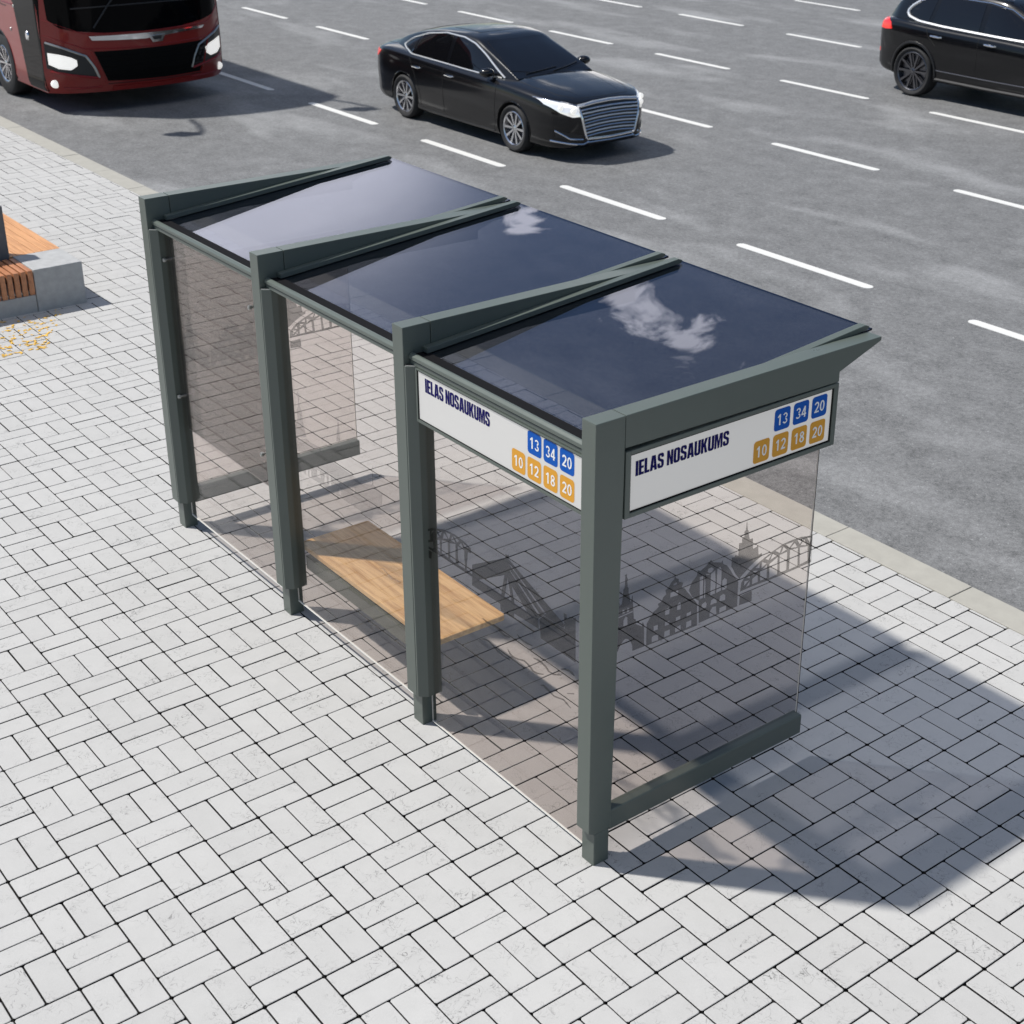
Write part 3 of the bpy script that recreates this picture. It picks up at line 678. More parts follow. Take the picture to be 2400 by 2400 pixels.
DIG = {'0': [arc(.29, .5, .29, .5, 0, 348, 30), arc(.29, .5, .135, .36, 0, 348, 30)],
 '1': [[(.24, 0), (.41, 0), (.41, 1), (.28, 1), (.06, .82), (.06, .67), (.24, .78)]],
 '2': [ribbon(arc(.29, .70, .21, .222, 170, -20, 14)+[(.40, .46), (.27, .30), (.20, .21)], _w), [(.02, 0), (.56, 0), (.56, .15), (.25, .15), (.26, .165), (.13, .255), (.02, .08)]],
 '3': [ribbon(arc(.28, .745, .195, .185, 165, -82, 16), .13), ribbon(arc(.28, .25, .215, .18, 82, -165, 16), .13)],
 '4': [[(.33, 0), (.49, 0), (.49, .21), (.58, .21), (.58, .35), (.49, .35), (.49, 1), (.34, 1), (0, .36), (0, .21), (.33, .21)], [(.33, .35), (.15, .35), (.33, .71)]],
 '8': [arc(.29, .275, .29, .275, 125, 415, 26)+arc(.29, .745, .255, .255, -40, 220, 26), arc(.29, .275, .135, .145, 0, 345, 22), arc(.29, .745, .115, .125, 0, 345, 22)]}
def badge(txt, a0, a1, b0, b1, mp, mat, parent):
    mb = MB(); r = .018; pts = []
    for cx, cz, s in ((a1-r, b1-r, 0), (a0+r, b1-r, 1), (a0+r, b0+r, 2), (a1-r, b0+r, 3)):
        for k in range(5): t = math.pi/2*(s+k/4); pts.append((cx+r*math.cos(t), cz+r*math.sin(t)))
    mb.add([mp(*p) for p in pts], [tuple(range(len(pts)))], 0)
    W = (a1-a0)*.30; H = (b1-b0)*.50; gp = (a1-a0)*.055
    tw = 2*W+gp; am, bm = (a0+a1)/2-tw/2, (b0+b1)/2-H/2
    for i, ch in enumerate(txt):
        for loops in (DIG[ch],):
            vs, fs = fill2d(loops); mb.add([mp(am+i*(W+gp)+u/.58*W, bm+v*H, 1) for u, v in vs], fs, 1)
    mb.build('route_badge', [mat, M['badge_white']], parent, recalc=False)

def sign_end():
    y0, y1, z0, z1 = ARM0+.006, 1.572, 1.966, 2.3125
    f = MB(); X0, X1 = -.062, .004; w = .030
    f.box(X0, X1, y0, y0+w, z0, z1); f.box(X0, X1, y1-w, y1, z0, z1)
    f.box(X0, X1-.0005, y0+w+.0003, y1-w-.0003, z0, z0+.024); f.box(X0, X1-.0005, y0+w+.0003, y1-w-.0003, z1-.022, z1)
    s = f.build('name_sign', FR, SH, bevel=.002)
    p = MB(); p.box(-.05, -.008, y0+w+.001, y1-w-.001, z0+.025, z1-.023); pa = p.build('sign_face', M['sign_white'], s)
    gk = MB(); a0, a1, b0, b1 = y0+w+.0005, y1-w-.0005, z0+.0245, z1-.0225; t = .006
    for (u0, u1, v0, v1) in ((a0, a1, b0, b0+t), (a0, a1, b1-t, b1), (a0, a0+t, b0+t, b1-t), (a1-t, a1, b0+t, b1-t)): gk.box(-.03, -.003, u0, u1, v0, v1)
    gk.build('sign_gasket', M['rubber'], s)
    mp = lambda a, b, l=0: (-.0065+l*.001, a, b)
    lettering('IELAS NOSAUKUMS', .213, .812, 2.168, 2.2455, mp, s)
    for t, a in zip(('13', '34', '20'), (1.123, 1.257, 1.391)): badge(t, a, a+.112, 2.151, 2.270, mp, M['sign_blue'], s)
    for t, a in zip(('10', '12', '18', '20'), (.988, 1.122, 1.256, 1.390)): badge(t, a, a+.112, 2.010, 2.132, mp, M['sign_amber'], s)
sign_end()
def sign_back():
    x0, x1, z0, z1 = -D+.066, -PW-.022, 1.982, 2.2868
    f = MB(); Y0, Y1 = -.006, .044; w = .012
    f.box(x0, x0+w, Y0, Y1, z0, z1); f.box(x1-w, x1, Y0, Y1, z0, z1)
    f.box(x0+w+.0003, x1-w-.0003, Y0+.0005, Y1, z0, z0+.016); f.box(x0+w+.0003, x1-w-.0003, Y0+.0005, Y1, z1-.008, z1)
    s = f.build('name_sign', FR, SH, bevel=.0015)
    p = MB(); p.box(x0+w+.001, x1-w-.001, .002, .040, z0+.017, z1-.009); p.build('sign_face', M['sign_white'], s)
    gk = MB(); a0, a1, b0, b1 = x0+w+.0005, x1-w-.0005, z0+.0165, z1-.0085; t = .004
    for (u0, u1, v0, v1) in ((a0, a1, b0, b0+t), (a0, a1, b1-t, b1), (a0, a0+t, b0+t, b1-t), (a1-t, a1, b0+t, b1-t)): gk.box(u0, u1, -.002, .02, v0, v1)
    gk.build('sign_gasket', M['rubber'], s)
    mp = lambda a, b, l=0: (a, .0008-l*.001, b)
    lettering('IELAS NOSAUKUMS', -1.452, -.870, 2.174, 2.252, mp, s)
    for t, a in zip(('13', '34', '20'), (-.558, -.432, -.306)): badge(t, a, a+.110, 2.153, 2.272, mp, M['sign_blue'], s)
    for t, a in zip(('10', '12', '18', '20'), (-.687, -.560, -.432, -.304)): badge(t, a, a+.110, 2.016, 2.133, mp, M['sign_amber'], s)
sign_back()

# ------------------------------------------------------------------ bench inside the shelter
def bench():
    b = empty('shelter_bench', (-2.45, .4, 0), 'plain oak plank bench on a green grey beam under the shelter roof', 'bench')
    b0 = Vector(b.location)
    def fin(o): o.matrix_parent_inverse = Matrix.Translation(-b0); return o
    x0, x1, y0, y1, z1 = -3.235, -1.648, .125, .648, .50
    r = .022; pts = []
    for cx, cyy, s in ((x1-r, y1-r, 0), (x0+r, y1-r, 1), (x0+r, y0+r, 2), (x1-r, y0+r, 3)):
        for k in range(5): t = math.pi/2*(s+k/4); pts.append((cx+r*math.cos(t), cyy+r*math.sin(t)))
    m = MB(); m.prism(pts, 2, z1-.038, z1); fin(m.build('seat', M['oak'], b, bevel=.006, seg=3))
    m = MB(); m.box(-3*0-2*D+.056, -D-PW-.004, .112, .172, .345, .445); fin(m.build('beam', FR, b, bevel=.004))
    for x in (-2.95, -2.45, -1.95):
        m = MB(); m.prism([(.174, .455), (.60, .455), (.60, .440), (.174, .36)], 0, x-.005, x+.005); fin(m.build('bracket', FR, b))
        m = MB(); m.box(x-.03, x+.03, .174, .60, .4555, .4615); fin(m.build('seat_plate', FR, b))
bench()

# ------------------------------------------------------------------ street bench at the left edge
def street_bench():
    b = empty('street_bench', (-10.5, .4, 0), 'concrete and wood street bench with grey end block and dark upright slab', 'bench')
    b0 = Vector(b.location)
    def fin(o): o.matrix_parent_inverse = Matrix.Translation(-b0); return o
    m = MB(); m.box(-10.795, -10.205, .932, 1.446, -.02, .448); fin(m.build('end_block', M['concrete'], b, bevel=.008))
    m = MB(); m.box(-10.74, -10.215, -2.2, .928, -.02, .185); fin(m.build('plinth', M['concrete'], b, bevel=.006))
    m = MB(); y = .922
    while y > -2.15:
        m.box(-10.735, -10.232, y-.052, y, .405, .446); m.box(-10.231, -10.205, y-.052, y, .19, .446); m.box(-10.70, -10.66, y-.05, y-.002, .186, .404); y -= .071
    fin(m.build('slatted_seat', M['slat'], b, bevel=.003))
    m = MB(); m.box(-10.98, -10.80, -2.2, .905, -.02, .99); fin(m.build('upright_slab', M['concrete_dark'], b, bevel=.008))
    m = MB(); y = 1.446
    while y > -.2:
        m.box(-13.6, -10.985 if y < .94 else -10.80, y-.088, y, .405, .446); y -= .093
    fin(m.build('timber_deck', M['deckwood'], b, bevel=.003))
    m = MB(); m.box(-13.55, -10.985, -.15, 1.42, -.02, .404); fin(m.build('deck_base', M['concrete_dark'], b))
street_bench()
def leaves():
    mb = MB()
    for i in range(190):
        t = random.random()**.8; x = -10.17+t*1.05
        y = random.uniform(.10, 1.18-t*.58) if random.random() < .8 else random.uniform(-.3, .6)
        s = random.uniform(.010, .026); a = random.uniform(0, 6.28); c, q = math.cos(a), math.sin(a)
        P = [(-1.2, 0, .2), (-.3, -.55, 0), (.6, -.5, .3), (1.4, 0, .0), (.6, .5, .4), (-.3, .55, .1)]
        mb.add([(x+s*(u*c-v*q), y+s*(u*q+v*c), .003+s*w*.5) for u, v, w in P], [(0, 1, 2, 3, 4, 5)])
    o = mb.build('fallen_leaves', M['leaf'], recalc=False)
    tag(o, 'small yellow fallen leaves on the paving beside the concrete bench', 'leaves', kind='stuff')
leaves()
# ------------------------------------------------------------------ vehicles
def pchip(xs, ys, q):
    xs = np.asarray(xs, float); ys = np.asarray(ys, float); q = np.asarray(q, float)
    h = np.diff(xs); dl = np.diff(ys)/h; n = len(xs); d = np.zeros(n)
    for i in range(1, n-1):
        if dl[i-1]*dl[i] > 0:
            w1, w2 = 2*h[i]+h[i-1], h[i]+2*h[i-1]; d[i] = (w1+w2)/(w1/dl[i-1]+w2/dl[i])
    d[0], d[-1] = dl[0], dl[-1]
    k = np.clip(np.searchsorted(xs, q)-1, 0, n-2); t = (q-xs[k])/h[k]
    return (ys[k]*(1+2*t)*(1-t)**2 + h[k]*d[k]*t*(1-t)**2 + ys[k+1]*t*t*(3-2*t) + h[k]*d[k+1]*t*t*(t-1))

def loft(stations, section, nx=90, sub=5):
    """stations: dict name -> list of (x, value); section(vals) -> half ring [(y,z)...] from bottom centre to top centre"""
    x0 = stations['_x'][0]; x1 = stations['_x'][1]
    u = np.linspace(0, 1, nx); xs = x0+(x1-x0)*(.5-.5*np.cos(np.pi*u))*.55+(x1-x0)*u*.45
    vals = {k: pchip([p[0] for p in v], [p[1] for p in v], xs) for k, v in stations.items() if k != '_x'}
    rings = []
    for i, x in enumerate(xs):
        h = np.array(section({k: float(v[i]) for k, v in vals.items()}))
        n = len(h); tq = np.linspace(0, n-1, (n-1)*sub+1)
        yy = pchip(range(n), h[:, 0], tq); zz = pchip(range(n), h[:, 1], tq)
        half = list(zip(yy, zz)); ring = [(x, -a, b) for a, b in half]+[(x, a, b) for a, b in half[::-1][1:-1]]
        rings.append(ring)
    return rings

def rings_to_mb(mb, rings, mat=0):
    n = len(rings[0]); b = len(mb.v)
    for r in rings: mb.v += r
    for i in range(len(rings)-1):
        for k in range(n):
            l = (k+1) % n
            mb.f.append([b+i*n+k, b+i*n+l, b+(i+1)*n+l, b+(i+1)*n+k]); mb.m.append(mat)
    for i, rev in ((0, False), (len(rings)-1, True)):
        r = rings[i]; c = len(mb.v); mb.v.append(tuple(np.mean(np.array(r), axis=0)))
        for k in range(n):
            l = (k+1) % n; f = [b+i*n+k, b+i*n+l, c]; mb.f.append(f[::-1] if not rev else f); mb.m.append(mat)

def boolean_cut(o, cutter):
    md = o.modifiers.new('cut', 'BOOLEAN'); md.operation = 'DIFFERENCE'; md.object = cutter; md.solver = 'EXACT'
    md.material_mode = 'TRANSFER'
    dg = bpy.context.evaluated_depsgraph_get(); dg.update()
    me = bpy.data.meshes.new_from_object(o.evaluated_get(dg))
    old = o.data; o.modifiers.clear(); o.data = me; bpy.data.meshes.remove(old)
    cm = cutter.data; bpy.data.objects.remove(cutter); bpy.data.meshes.remove(cm)

class Vehicle:
    def __init__(s, root): s.root = root; s.tris = None
    def set_surface(s, mbs):
        vs, fs = [], []
        for m in mbs:
            b = len(vs); vs += m.v; fs += [[b+i for i in f] for f in m.f]
        s.bvh = BVHTree.FromPolygons(vs, fs)
    def hit(s, p, d):
        """p: start point, d: direction"""
        loc, nor, i, t = s.bvh.ray_cast(Vector(p), Vector(d))
        if loc is None:
            loc, nor, i, t = s.bvh.find_nearest(Vector(p)+Vector(d)*4)
        if nor.dot(Vector(d)) > 0: nor = -nor
        return loc, nor
    def on(s, side, a, b, off=0.0):
        """side 'L'/'R' (a=x,b=z), 'F'/'B' (a=y,b=z), 'T' (a=x,b=y)"""
        P, d = {'R': ((a, -4, b), (0, 1, 0)), 'L': ((a, 4, b), (0, -1, 0)), 'F': ((9, a, b), (-1, 0, 0)), 'B': ((-19, a, b), (1, 0, 0)), 'T': ((a, b, 6), (0, 0, -1))}[side]
        l, n = s.hit(P, d); return l+n*off
    @staticmethod
    def resample(pts, n):
        pts = np.array(pts, float); sg = np.r_[0, np.cumsum(np.linalg.norm(np.diff(pts, axis=0), axis=1))]
        q = np.linspace(0, sg[-1], n)
        return np.stack([np.interp(q, sg, pts[:, i]) for i in range(2)], -1)
    def patch(s, name, side, top, bot, mat, off=.004, nu=24, nv=10, parent=None, depth=.012, smooth=True):
        """panel lying on the body between a top and a bottom outline, with a rim going into the body"""
        T = s.resample(top, nu); B = s.resample(bot, nu); P = []
        for j in range(nv):
            t = j/(nv-1); P.append([s.on(side, *(T[i]*(1-t)+B[i]*t), off) for i in range(nu)])
        rimP = {}
        mb = MB(); mb.grid(P)
        d = {'R': (0, 1, 0), 'L': (0, -1, 0), 'F': (-1, 0, 0), 'B': (1, 0, 0), 'T': (0, 0, -1)}[side]
        edge = [(0, i) for i in range(nu)]+[(j, nu-1) for j in range(1, nv)]+[(nv-1, i) for i in range(nu-2, -1, -1)]+[(j, 0) for j in range(nv-2, 0, -1)]
        outer = [P[j][i] for j, i in edge]; inner = [p+Vector(d)*depth for p in outer]
        b = len(mb.v); mb.v += [tuple(p) for p in outer]+[tuple(p) for p in inner]; n = len(outer)
        for k in range(n): mb.f.append([b+k, b+(k+1) % n, b+n+(k+1) % n, b+n+k]); mb.m.append(0)
        return mb.build(name, mat, parent or s.root, smooth=smooth)
    def line(s, name, side, pts, r, mat, n=30, closed=False, parent=None, off=0.0, sides=6):
        pts = list(pts)+([pts[0]] if closed else [])
        q = s.resample(pts, n); P = [s.on(side, a, b, off) for a, b in q]
        if closed: P = P[:-1]
        mb = MB(); mb.tube(P, r, sides, closed=closed)
        return mb.build(name, mat, parent or s.root, smooth=True)

def wheel(root, x, y, R_, W_, side, rimmat, spokes=10, rimr=None):
    """side -1: outer face towards -y"""
    rr = rimr or R_*.70; s = side
    mb = MB()
    prof = [(rr-.012, .02), (rr+.004, .004), (rr+.012, -.004), (R_-.035, -.012), (R_-.012, .004), (R_, .030), (R_, W_-.030), (R_-.012, W_-.004), (R_-.035, W_), (rr, W_), (rr-.012, W_-.02)]
    mb.lathe([(r, -s*t) for r, t in prof], (0, 0, 0), 'y', 48)
    w = mb.build('wheel', M['tyre'], root, smooth=True); w.location = (x, y, R_)
    m = MB()
    m.lathe([(rr-.002, -s*.006), (rr-.012, -s*.0), (rr-.030, -s*.012), (rr-.036, -s*.06), (rr-.04, -s*(W_-.02))], (0, 0, 0), 'y', 48)
    for k in range(spokes):
        a = 2*math.pi*k/spokes; ca, sa = math.cos(a), math.sin(a)
        def pt(r, t, yv): return (r*ca-t*sa, -s*yv, r*sa+t*ca)
        r0, r1 = .035, rr-.026; w0, w1 = .013, .019
        vs = [pt(r0, -w0, .028), pt(r0, w0, .028), pt(r1, w1, .014), pt(r1, -w1, .014), pt(r0, -w0*.9, .062), pt(r0, w0*.9, .062), pt(r1, w1*.9, .05), pt(r1, -w1*.9, .05)]
        m.add(vs, [(0,1,2,3),(7,6,5,4),(0,4,5,1),(1,5,6,2),(2,6,7,3),(3,7,4,0)])
    m.lathe([(0, -s*.016), (.030, -s*.018), (.048, -s*.026), (.052, -s*.06)], (0, 0, 0), 'y', 24)
    o = m.build('rim', rimmat, w, smooth=True, angle=30)
    k = MB(); k.lathe([(0, -s*.085), (rr-.045, -s*.085), (rr-.042, -s*.10), (0, -s*.10)], (0, 0, 0), 'y', 32); k.build('brake_disc', M['rim_dark'], w)
    return w

def arches(o, xs, R_, hw, depth=.30):
    for x in xs:
        for s in (-1, 1):
            c = MB(); c.prism([(x+R_*math.cos(t), ARCZ+R_*math.sin(t)) for t in np.linspace(0, 2*math.pi, 49)[:-1]], 1, s*(hw-depth), s*(hw+.3))
            cut = c.build('cutter', M['void'], o.parent); boolean_cut(o, cut)

def set_material_slots(o, mats):
    pass

# ---------------------------------------------------------------- sedan
def sedan():
    root = empty('sedan_car', (-14.52, 10.02, ROAD_Z), 'black four door saloon with chrome grille and lit headlights in the middle lane', 'car')
    V = Vehicle(root); HW = .925
    st = {'_x': (-2.60, 2.60),
      'hw': [(-2.60, .56), (-2.55, .68), (-2.40, .80), (-2.1, .875), (-1.46, .915), (-.6, .925), (.6, .925), (1.46, .92), (1.95, .895), (2.25, .835), (2.45, .72), (2.56, .60), (2.60, .52)],
      'zt': [(-2.60, .92), (-2.53, 1.04), (-2.40, 1.085), (-2.0, 1.10), (-1.2, 1.08), (.6, 1.03), (1.25, 1.03), (1.7, .995), (2.1, .945), (2.4, .89), (2.53, .845), (2.60, .74)],
      'zs': [(-2.60, .86), (-2.45, .98), (-2.0, 1.03), (-1.0, 1.00), (.4, .965), (1.2, .945), (1.7, .91), (2.1, .865), (2.4, .81), (2.55, .75), (2.60, .67)],
      'zb': [(-2.60, .34), (-2.45, .24), (-2.0, .20), (-1, .17), (1, .17), (2.0, .17), (2.4, .18), (2.55, .22), (2.60, .27)]}
    def sec(v):
        hw, zt, zs, zb = v['hw'], v['zt'], v['zs'], v['zb']; h = zs-zb
        return [(0, zb), (hw*.70, zb), (hw*.93, zb+.02), (hw*.975, zb+.12*h), (hw*.985, zb+.30*h), (hw, zb+.55*h), (hw*.992, zb+.80*h), (hw*.965, zs-.035), (hw*.90, zs+.012), (hw*.74, zs+(zt-zs)*.55), (hw*.38, zt-.008), (0, zt)]
    body = MB(); rings_to_mb(body, loft(st, sec, 110, 4))
    cab = {'_x': (-2.26, 1.30),
      'wb': [(-2.26, .60), (-1.9, .70), (-1.2, .80), (0, .815), (.7, .80), (1.3, .74)],
      'wt': [(-2.26, .50), (-1.9, .56), (-1.2, .60), (-.3, .625), (.3, .62), (.8, .64), (1.3, .68)],
      'zt': [(-2.26, 1.085), (-2.05, 1.155), (-1.7, 1.285), (-1.25, 1.405), (-.75, 1.47), (-.2, 1.492), (.15, 1.465), (.45, 1.37), (.75, 1.255), (1.0, 1.15), (1.30, 1.015)],
      'zb': [(-2.26, 1.0), (-1.0, .97), (.6, .94), (1.3, .93)]}
    def csec(v):
        wb, wt, zt, zb = v['wb'], v['wt'], v['zt'], v['zb']; h = zt-zb
        return [(0, zb-.1), (wb*.9, zb-.1), (wb, zb), (wb*.992, zb+.12*h), (wb*.45+wt*.55, zb+.62*h), (wt*1.02, zb+.88*h), (wt*.95, zt-.035*min(1, h/.4)), (wt*.55, zt-.006), (0, zt)]
    cabin = MB(); rings_to_mb(cabin, loft(cab, csec, 70, 5))
    V.set_surface([body, cabin])
    bo = body.build('body', [M['carblack'], M['void']], root, smooth=True, angle=60)
    global ARCZ; ARCZ = .345
    arches(bo, (-1.465, 1.465), .385, HW)
    bo.data.polygons.foreach_set('use_smooth', [True]*len(bo.data.polygons)); bo.data.set_sharp_from_angle(angle=R(40))
    cabin.build('cabin', M['carblack'], root, smooth=True, angle=60)
    # glass
    V.patch('windscreen', 'T', [(.30, -.52), (.335, -.25), (.345, 0), (.335, .25), (.30, .52)], [(1.10, -.665), (1.22, -.3), (1.25, 0), (1.22, .3), (1.10, .665)], M['carglass'], .005, 30, 20)
    V.patch('rear_window', 'T', [(-1.27, -.46), (-1.30, 0), (-1.27, .46)], [(-1.95, -.50), (-2.02, 0), (-1.95, .50)], M['carglass'], .005, 24, 14)
    V.patch('sunroof', 'T', [(-.72, -.40), (-.74, 0), (-.72, .40)], [(-.02, -.42), (-.0, 0), (-.02, .42)], M['carglass'], .003, 16, 10)
    for sd in ('R', 'L'):
        V.patch('side_window', sd, [(-.28, 1.405), (.05, 1.385), (.32, 1.30), (.62, 1.165), (.88, 1.03)], [(-.30, 1.015), (.1, 1.008), (.5, 1.0), (.86, .998)], M['carglass'], .004, 24, 10)
        V.patch('side_window', sd, [(-1.22, 1.30), (-1.0, 1.355), (-.7, 1.395), (-.38, 1.41)], [(-1.30, 1.03), (-1.0, 1.028), (-.7, 1.022), (-.40, 1.018)], M['carglass'], .004, 20, 10)
        V.patch('quarter_window', sd, [(-1.64, 1.13), (-1.45, 1.22), (-1.29, 1.275)], [(-1.66, 1.105), (-1.5, 1.052), (-1.36, 1.032)], M['carglass'], .004, 12, 6)
        V.line('window_trim', sd, [(1.0, .985), (.5, .988), (0, .995), (-.7, 1.008), (-1.3, 1.02), (-1.62, 1.06), (-1.74, 1.105)], .014, M['bright_trim'], 40)
        V.line('roof_trim', sd, [(1.06, .99), (.80, 1.105), (.5, 1.245), (.2, 1.365), (-.1, 1.418), (-.6, 1.42), (-1.1, 1.35), (-1.5, 1.235), (-1.74, 1.11)], .014, M['bright_trim'], 50)
        sg = -1 if sd == 'R' else 1
        # shut lines of the doors and bonnet
        for pts in ([(1.05, .93), (1.03, .7), (1.02, .35), (.98, .25)], [(-.34, .98), (-.34, .6), (-.33, .27)], [(-1.30, .98), (-1.12, .72), (-1.0, .50), (-.98, .28)], [(.98, .262), (0, .255), (-.98, .275)]):
            V.line('door_gap', sd, pts, .0055, M['shut'], 24, off=-.002)
        for x in (-.16, -1.07):
            h = MB(); p = V.on(sd, x, .865, 0)
            h.tube([p+Vector((-.10, sg*-.004, 0)), p+Vector((-.085, sg*.03, .004)), p+Vector((.075, sg*.03, -.002)), p+Vector((.095, sg*-.004, -.004))], [.012, .014, .014, .012], 8)
            h.build('door_handle', M['chrome'], root, smooth=True)
        V.line('sill_trim', sd, [(1.0, .235), (0, .225), (-1.0, .24)], .012, M['blackplastic'], 20)
        # mirror
        mm = MB(); p = V.on(sd, .80, 1.0, 0); c = p+Vector((.03, sg*.135, .055))
        for (rx, ry, rz, m_) in ((.075, .115, .068, 0),):
            rows = []
            for i in range(9):
                a = -math.pi/2+math.pi*i/8; rows.append([(c.x+rx*math.cos(a)*math.cos(t)+(-.02 if math.cos(t) < 0 else .02)*math.cos(a), c.y+ry*math.cos(a)*math.sin(t), c.z+rz*math.sin(a)) for t in np.linspace(0, 2*math.pi, 17)])
            mm.grid(rows)
        mi = mm.build('mirror', M['carblack'], root, smooth=True)
        a = MB(); a.tube([p+Vector((.02, -sg*.03, 0)), p+Vector((.03, sg*.06, .03))], [.028, .022], 8); a.build('mirror_arm', M['blackplastic'], mi, smooth=True)
        a = MB(); a.tube([c+Vector((.06, sg*.06, -.025)), c+Vector((.035, -sg*.03, -.05)), c+Vector((.0, -sg*.09, -.055))], .009, 6); a.build('mirror_trim', M['chrome'], mi, smooth=True)
        # wheels
        for x in (-1.465, 1.465): wheel(root, x, sg*(HW-.018), .345, .22, sg, M['rim'], 10, .255)
        for x in (-1.465, 1.465):
            P = [(x+.392*math.cos(t), .345+.392*math.sin(t)) for t in np.linspace(R(-8), R(188), 24)]
            V.line('arch_lip', sd, P, .010, M['carblack'], 40)
        # head lamps, swept back into the wing
        y = sg
        V.patch('headlight', 'F', [(y*.56, .79), (y*.68, .83), (y*.78, .85), (y*.855, .86)], [(y*.535, .66), (y*.64, .65), (y*.75, .70), (y*.845, .80)], M['lamp_clear'], .006, 22, 10)
        for q in (.615, .735):
            g = MB(); p = V.on('F', y*q, .728+(q-.6)*.35, .0)
            g.lathe([(0, .012), (.030, .008), (.042, .0), (.044, -.02)], (0, 0, 0), 'x', 20); g.v = [(p.x+.012+a, p.y+b*1.25, p.z+c) for a, b, c in g.v]
            g.build('headlight_lamp', M['lamp'], root, smooth=True)
        V.line('headlight_brow', 'F', [(y*.54, .80), (y*.68, .842), (y*.86, .87)], .008, M['chrome'], 20)
        V.patch('side_intake', 'F', [(y*.52, .40), (y*.66, .43), (y*.80, .46)], [(y*.52, .315), (y*.66, .325), (y*.78, .36)], M['blackplastic'], .004, 14, 6)
        V.line('intake_trim', 'F', [(y*.80, .45), (y*.66, .345), (y*.50, .335)], .013, M['chrome'], 16)
        V.line('bumper_trim', 'F', [(y*.82, .30), (y*.66, .275), (y*.48, .262), (y*.40, .30)], .014, M['chrome'], 20)
        V.patch('tail_light', 'B', [(y*.42, .955), (y*.62, .965), (y*.79, .975)], [(y*.42, .83), (y*.62, .83), (y*.78, .85)], M['taillamp'], .006, 16, 8)
        V.patch('tail_light', sd, [(-2.50, .945), (-2.36, .965), (-2.22, .965)], [(-2.50, .845), (-2.38, .855), (-2.24, .945)], M['taillamp'], .006, 12, 6)
    # front: chrome grille of wide slats
    V.patch('grille_mouth', 'F', [(-.54, .775), (-.3, .80), (0, .808), (.3, .80), (.54, .775)], [(-.43, .345), (-.2, .335), (0, .33), (.2, .335), (.43, .345)], M['blackplastic'], .004, 24, 12)
    for i in range(9):
        t = (i+.6)/9.2; z = .775-t*.42; w = .53-t*.095
        V.line('grille_slat', 'F', [(-w, z-.006), (-w*.5, z+.014), (0, z+.02), (w*.5, z+.014), (w, z-.006)], .0125, M['bright_trim'] if i % 2 else M['chrome'], 22, off=.010)
    V.line('grille_surround', 'F', [(-.55, .785), (-.28, .815), (0, .825), (.28, .815), (.55, .785), (.51, .58), (.44, .335), (.2, .325), (0, .32), (-.2, .325), (-.44, .335), (-.51, .58)], .017, M['chrome'], 80, closed=True, off=.006)
    V.line('grille_brow', 'F', [(-.55, .80), (-.28, .832), (0, .842), (.28, .832), (.55, .80)], .016, M['bright_trim'], 30, off=.004)
    V.patch('lower_intake', 'F', [(-.40, .272), (0, .262), (.40, .272)], [(-.38, .225), (0, .215), (.38, .225)], M['blackplastic'], .004, 16, 5)
    V.line('lower_trim', 'F', [(-.42, .285), (0, .275), (.42, .285)], .012, M['chrome'], 20, off=.004)
    for s in (-1, 1):
        V.line('bonnet_gap', 'T', [(1.22, s*.70), (1.7, s*.70), (2.15, s*.62), (2.38, s*.48)], .005, M['shut'], 24, off=-.002)
        V.line('bonnet_crease', 'T', [(1.30, s*.52), (1.8, s*.46), (2.3, s*.36)], .008, M['carblack'], 20, off=-.005)
    V.line('bonnet_gap', 'T', [(2.40, -.46), (2.455, 0), (2.40, .46)], .005, M['shut'], 24, off=-.002)
    V.line('boot_gap', 'T', [(-2.06, -.62), (-2.3, -.60), (-2.47, -.5)], .005, M['shut'], 16, off=-.002)
    V.line('wiper', 'T', [(1.22, -.48), (1.19, -.1), (1.16, .12)], .008, M['blackplastic'], 12, off=.012)
    V.line('wiper', 'T', [(1.24, .02), (1.17, .35), (1.10, .56)], .008, M['blackplastic'], 12, off=.012)
    return root
sedan()

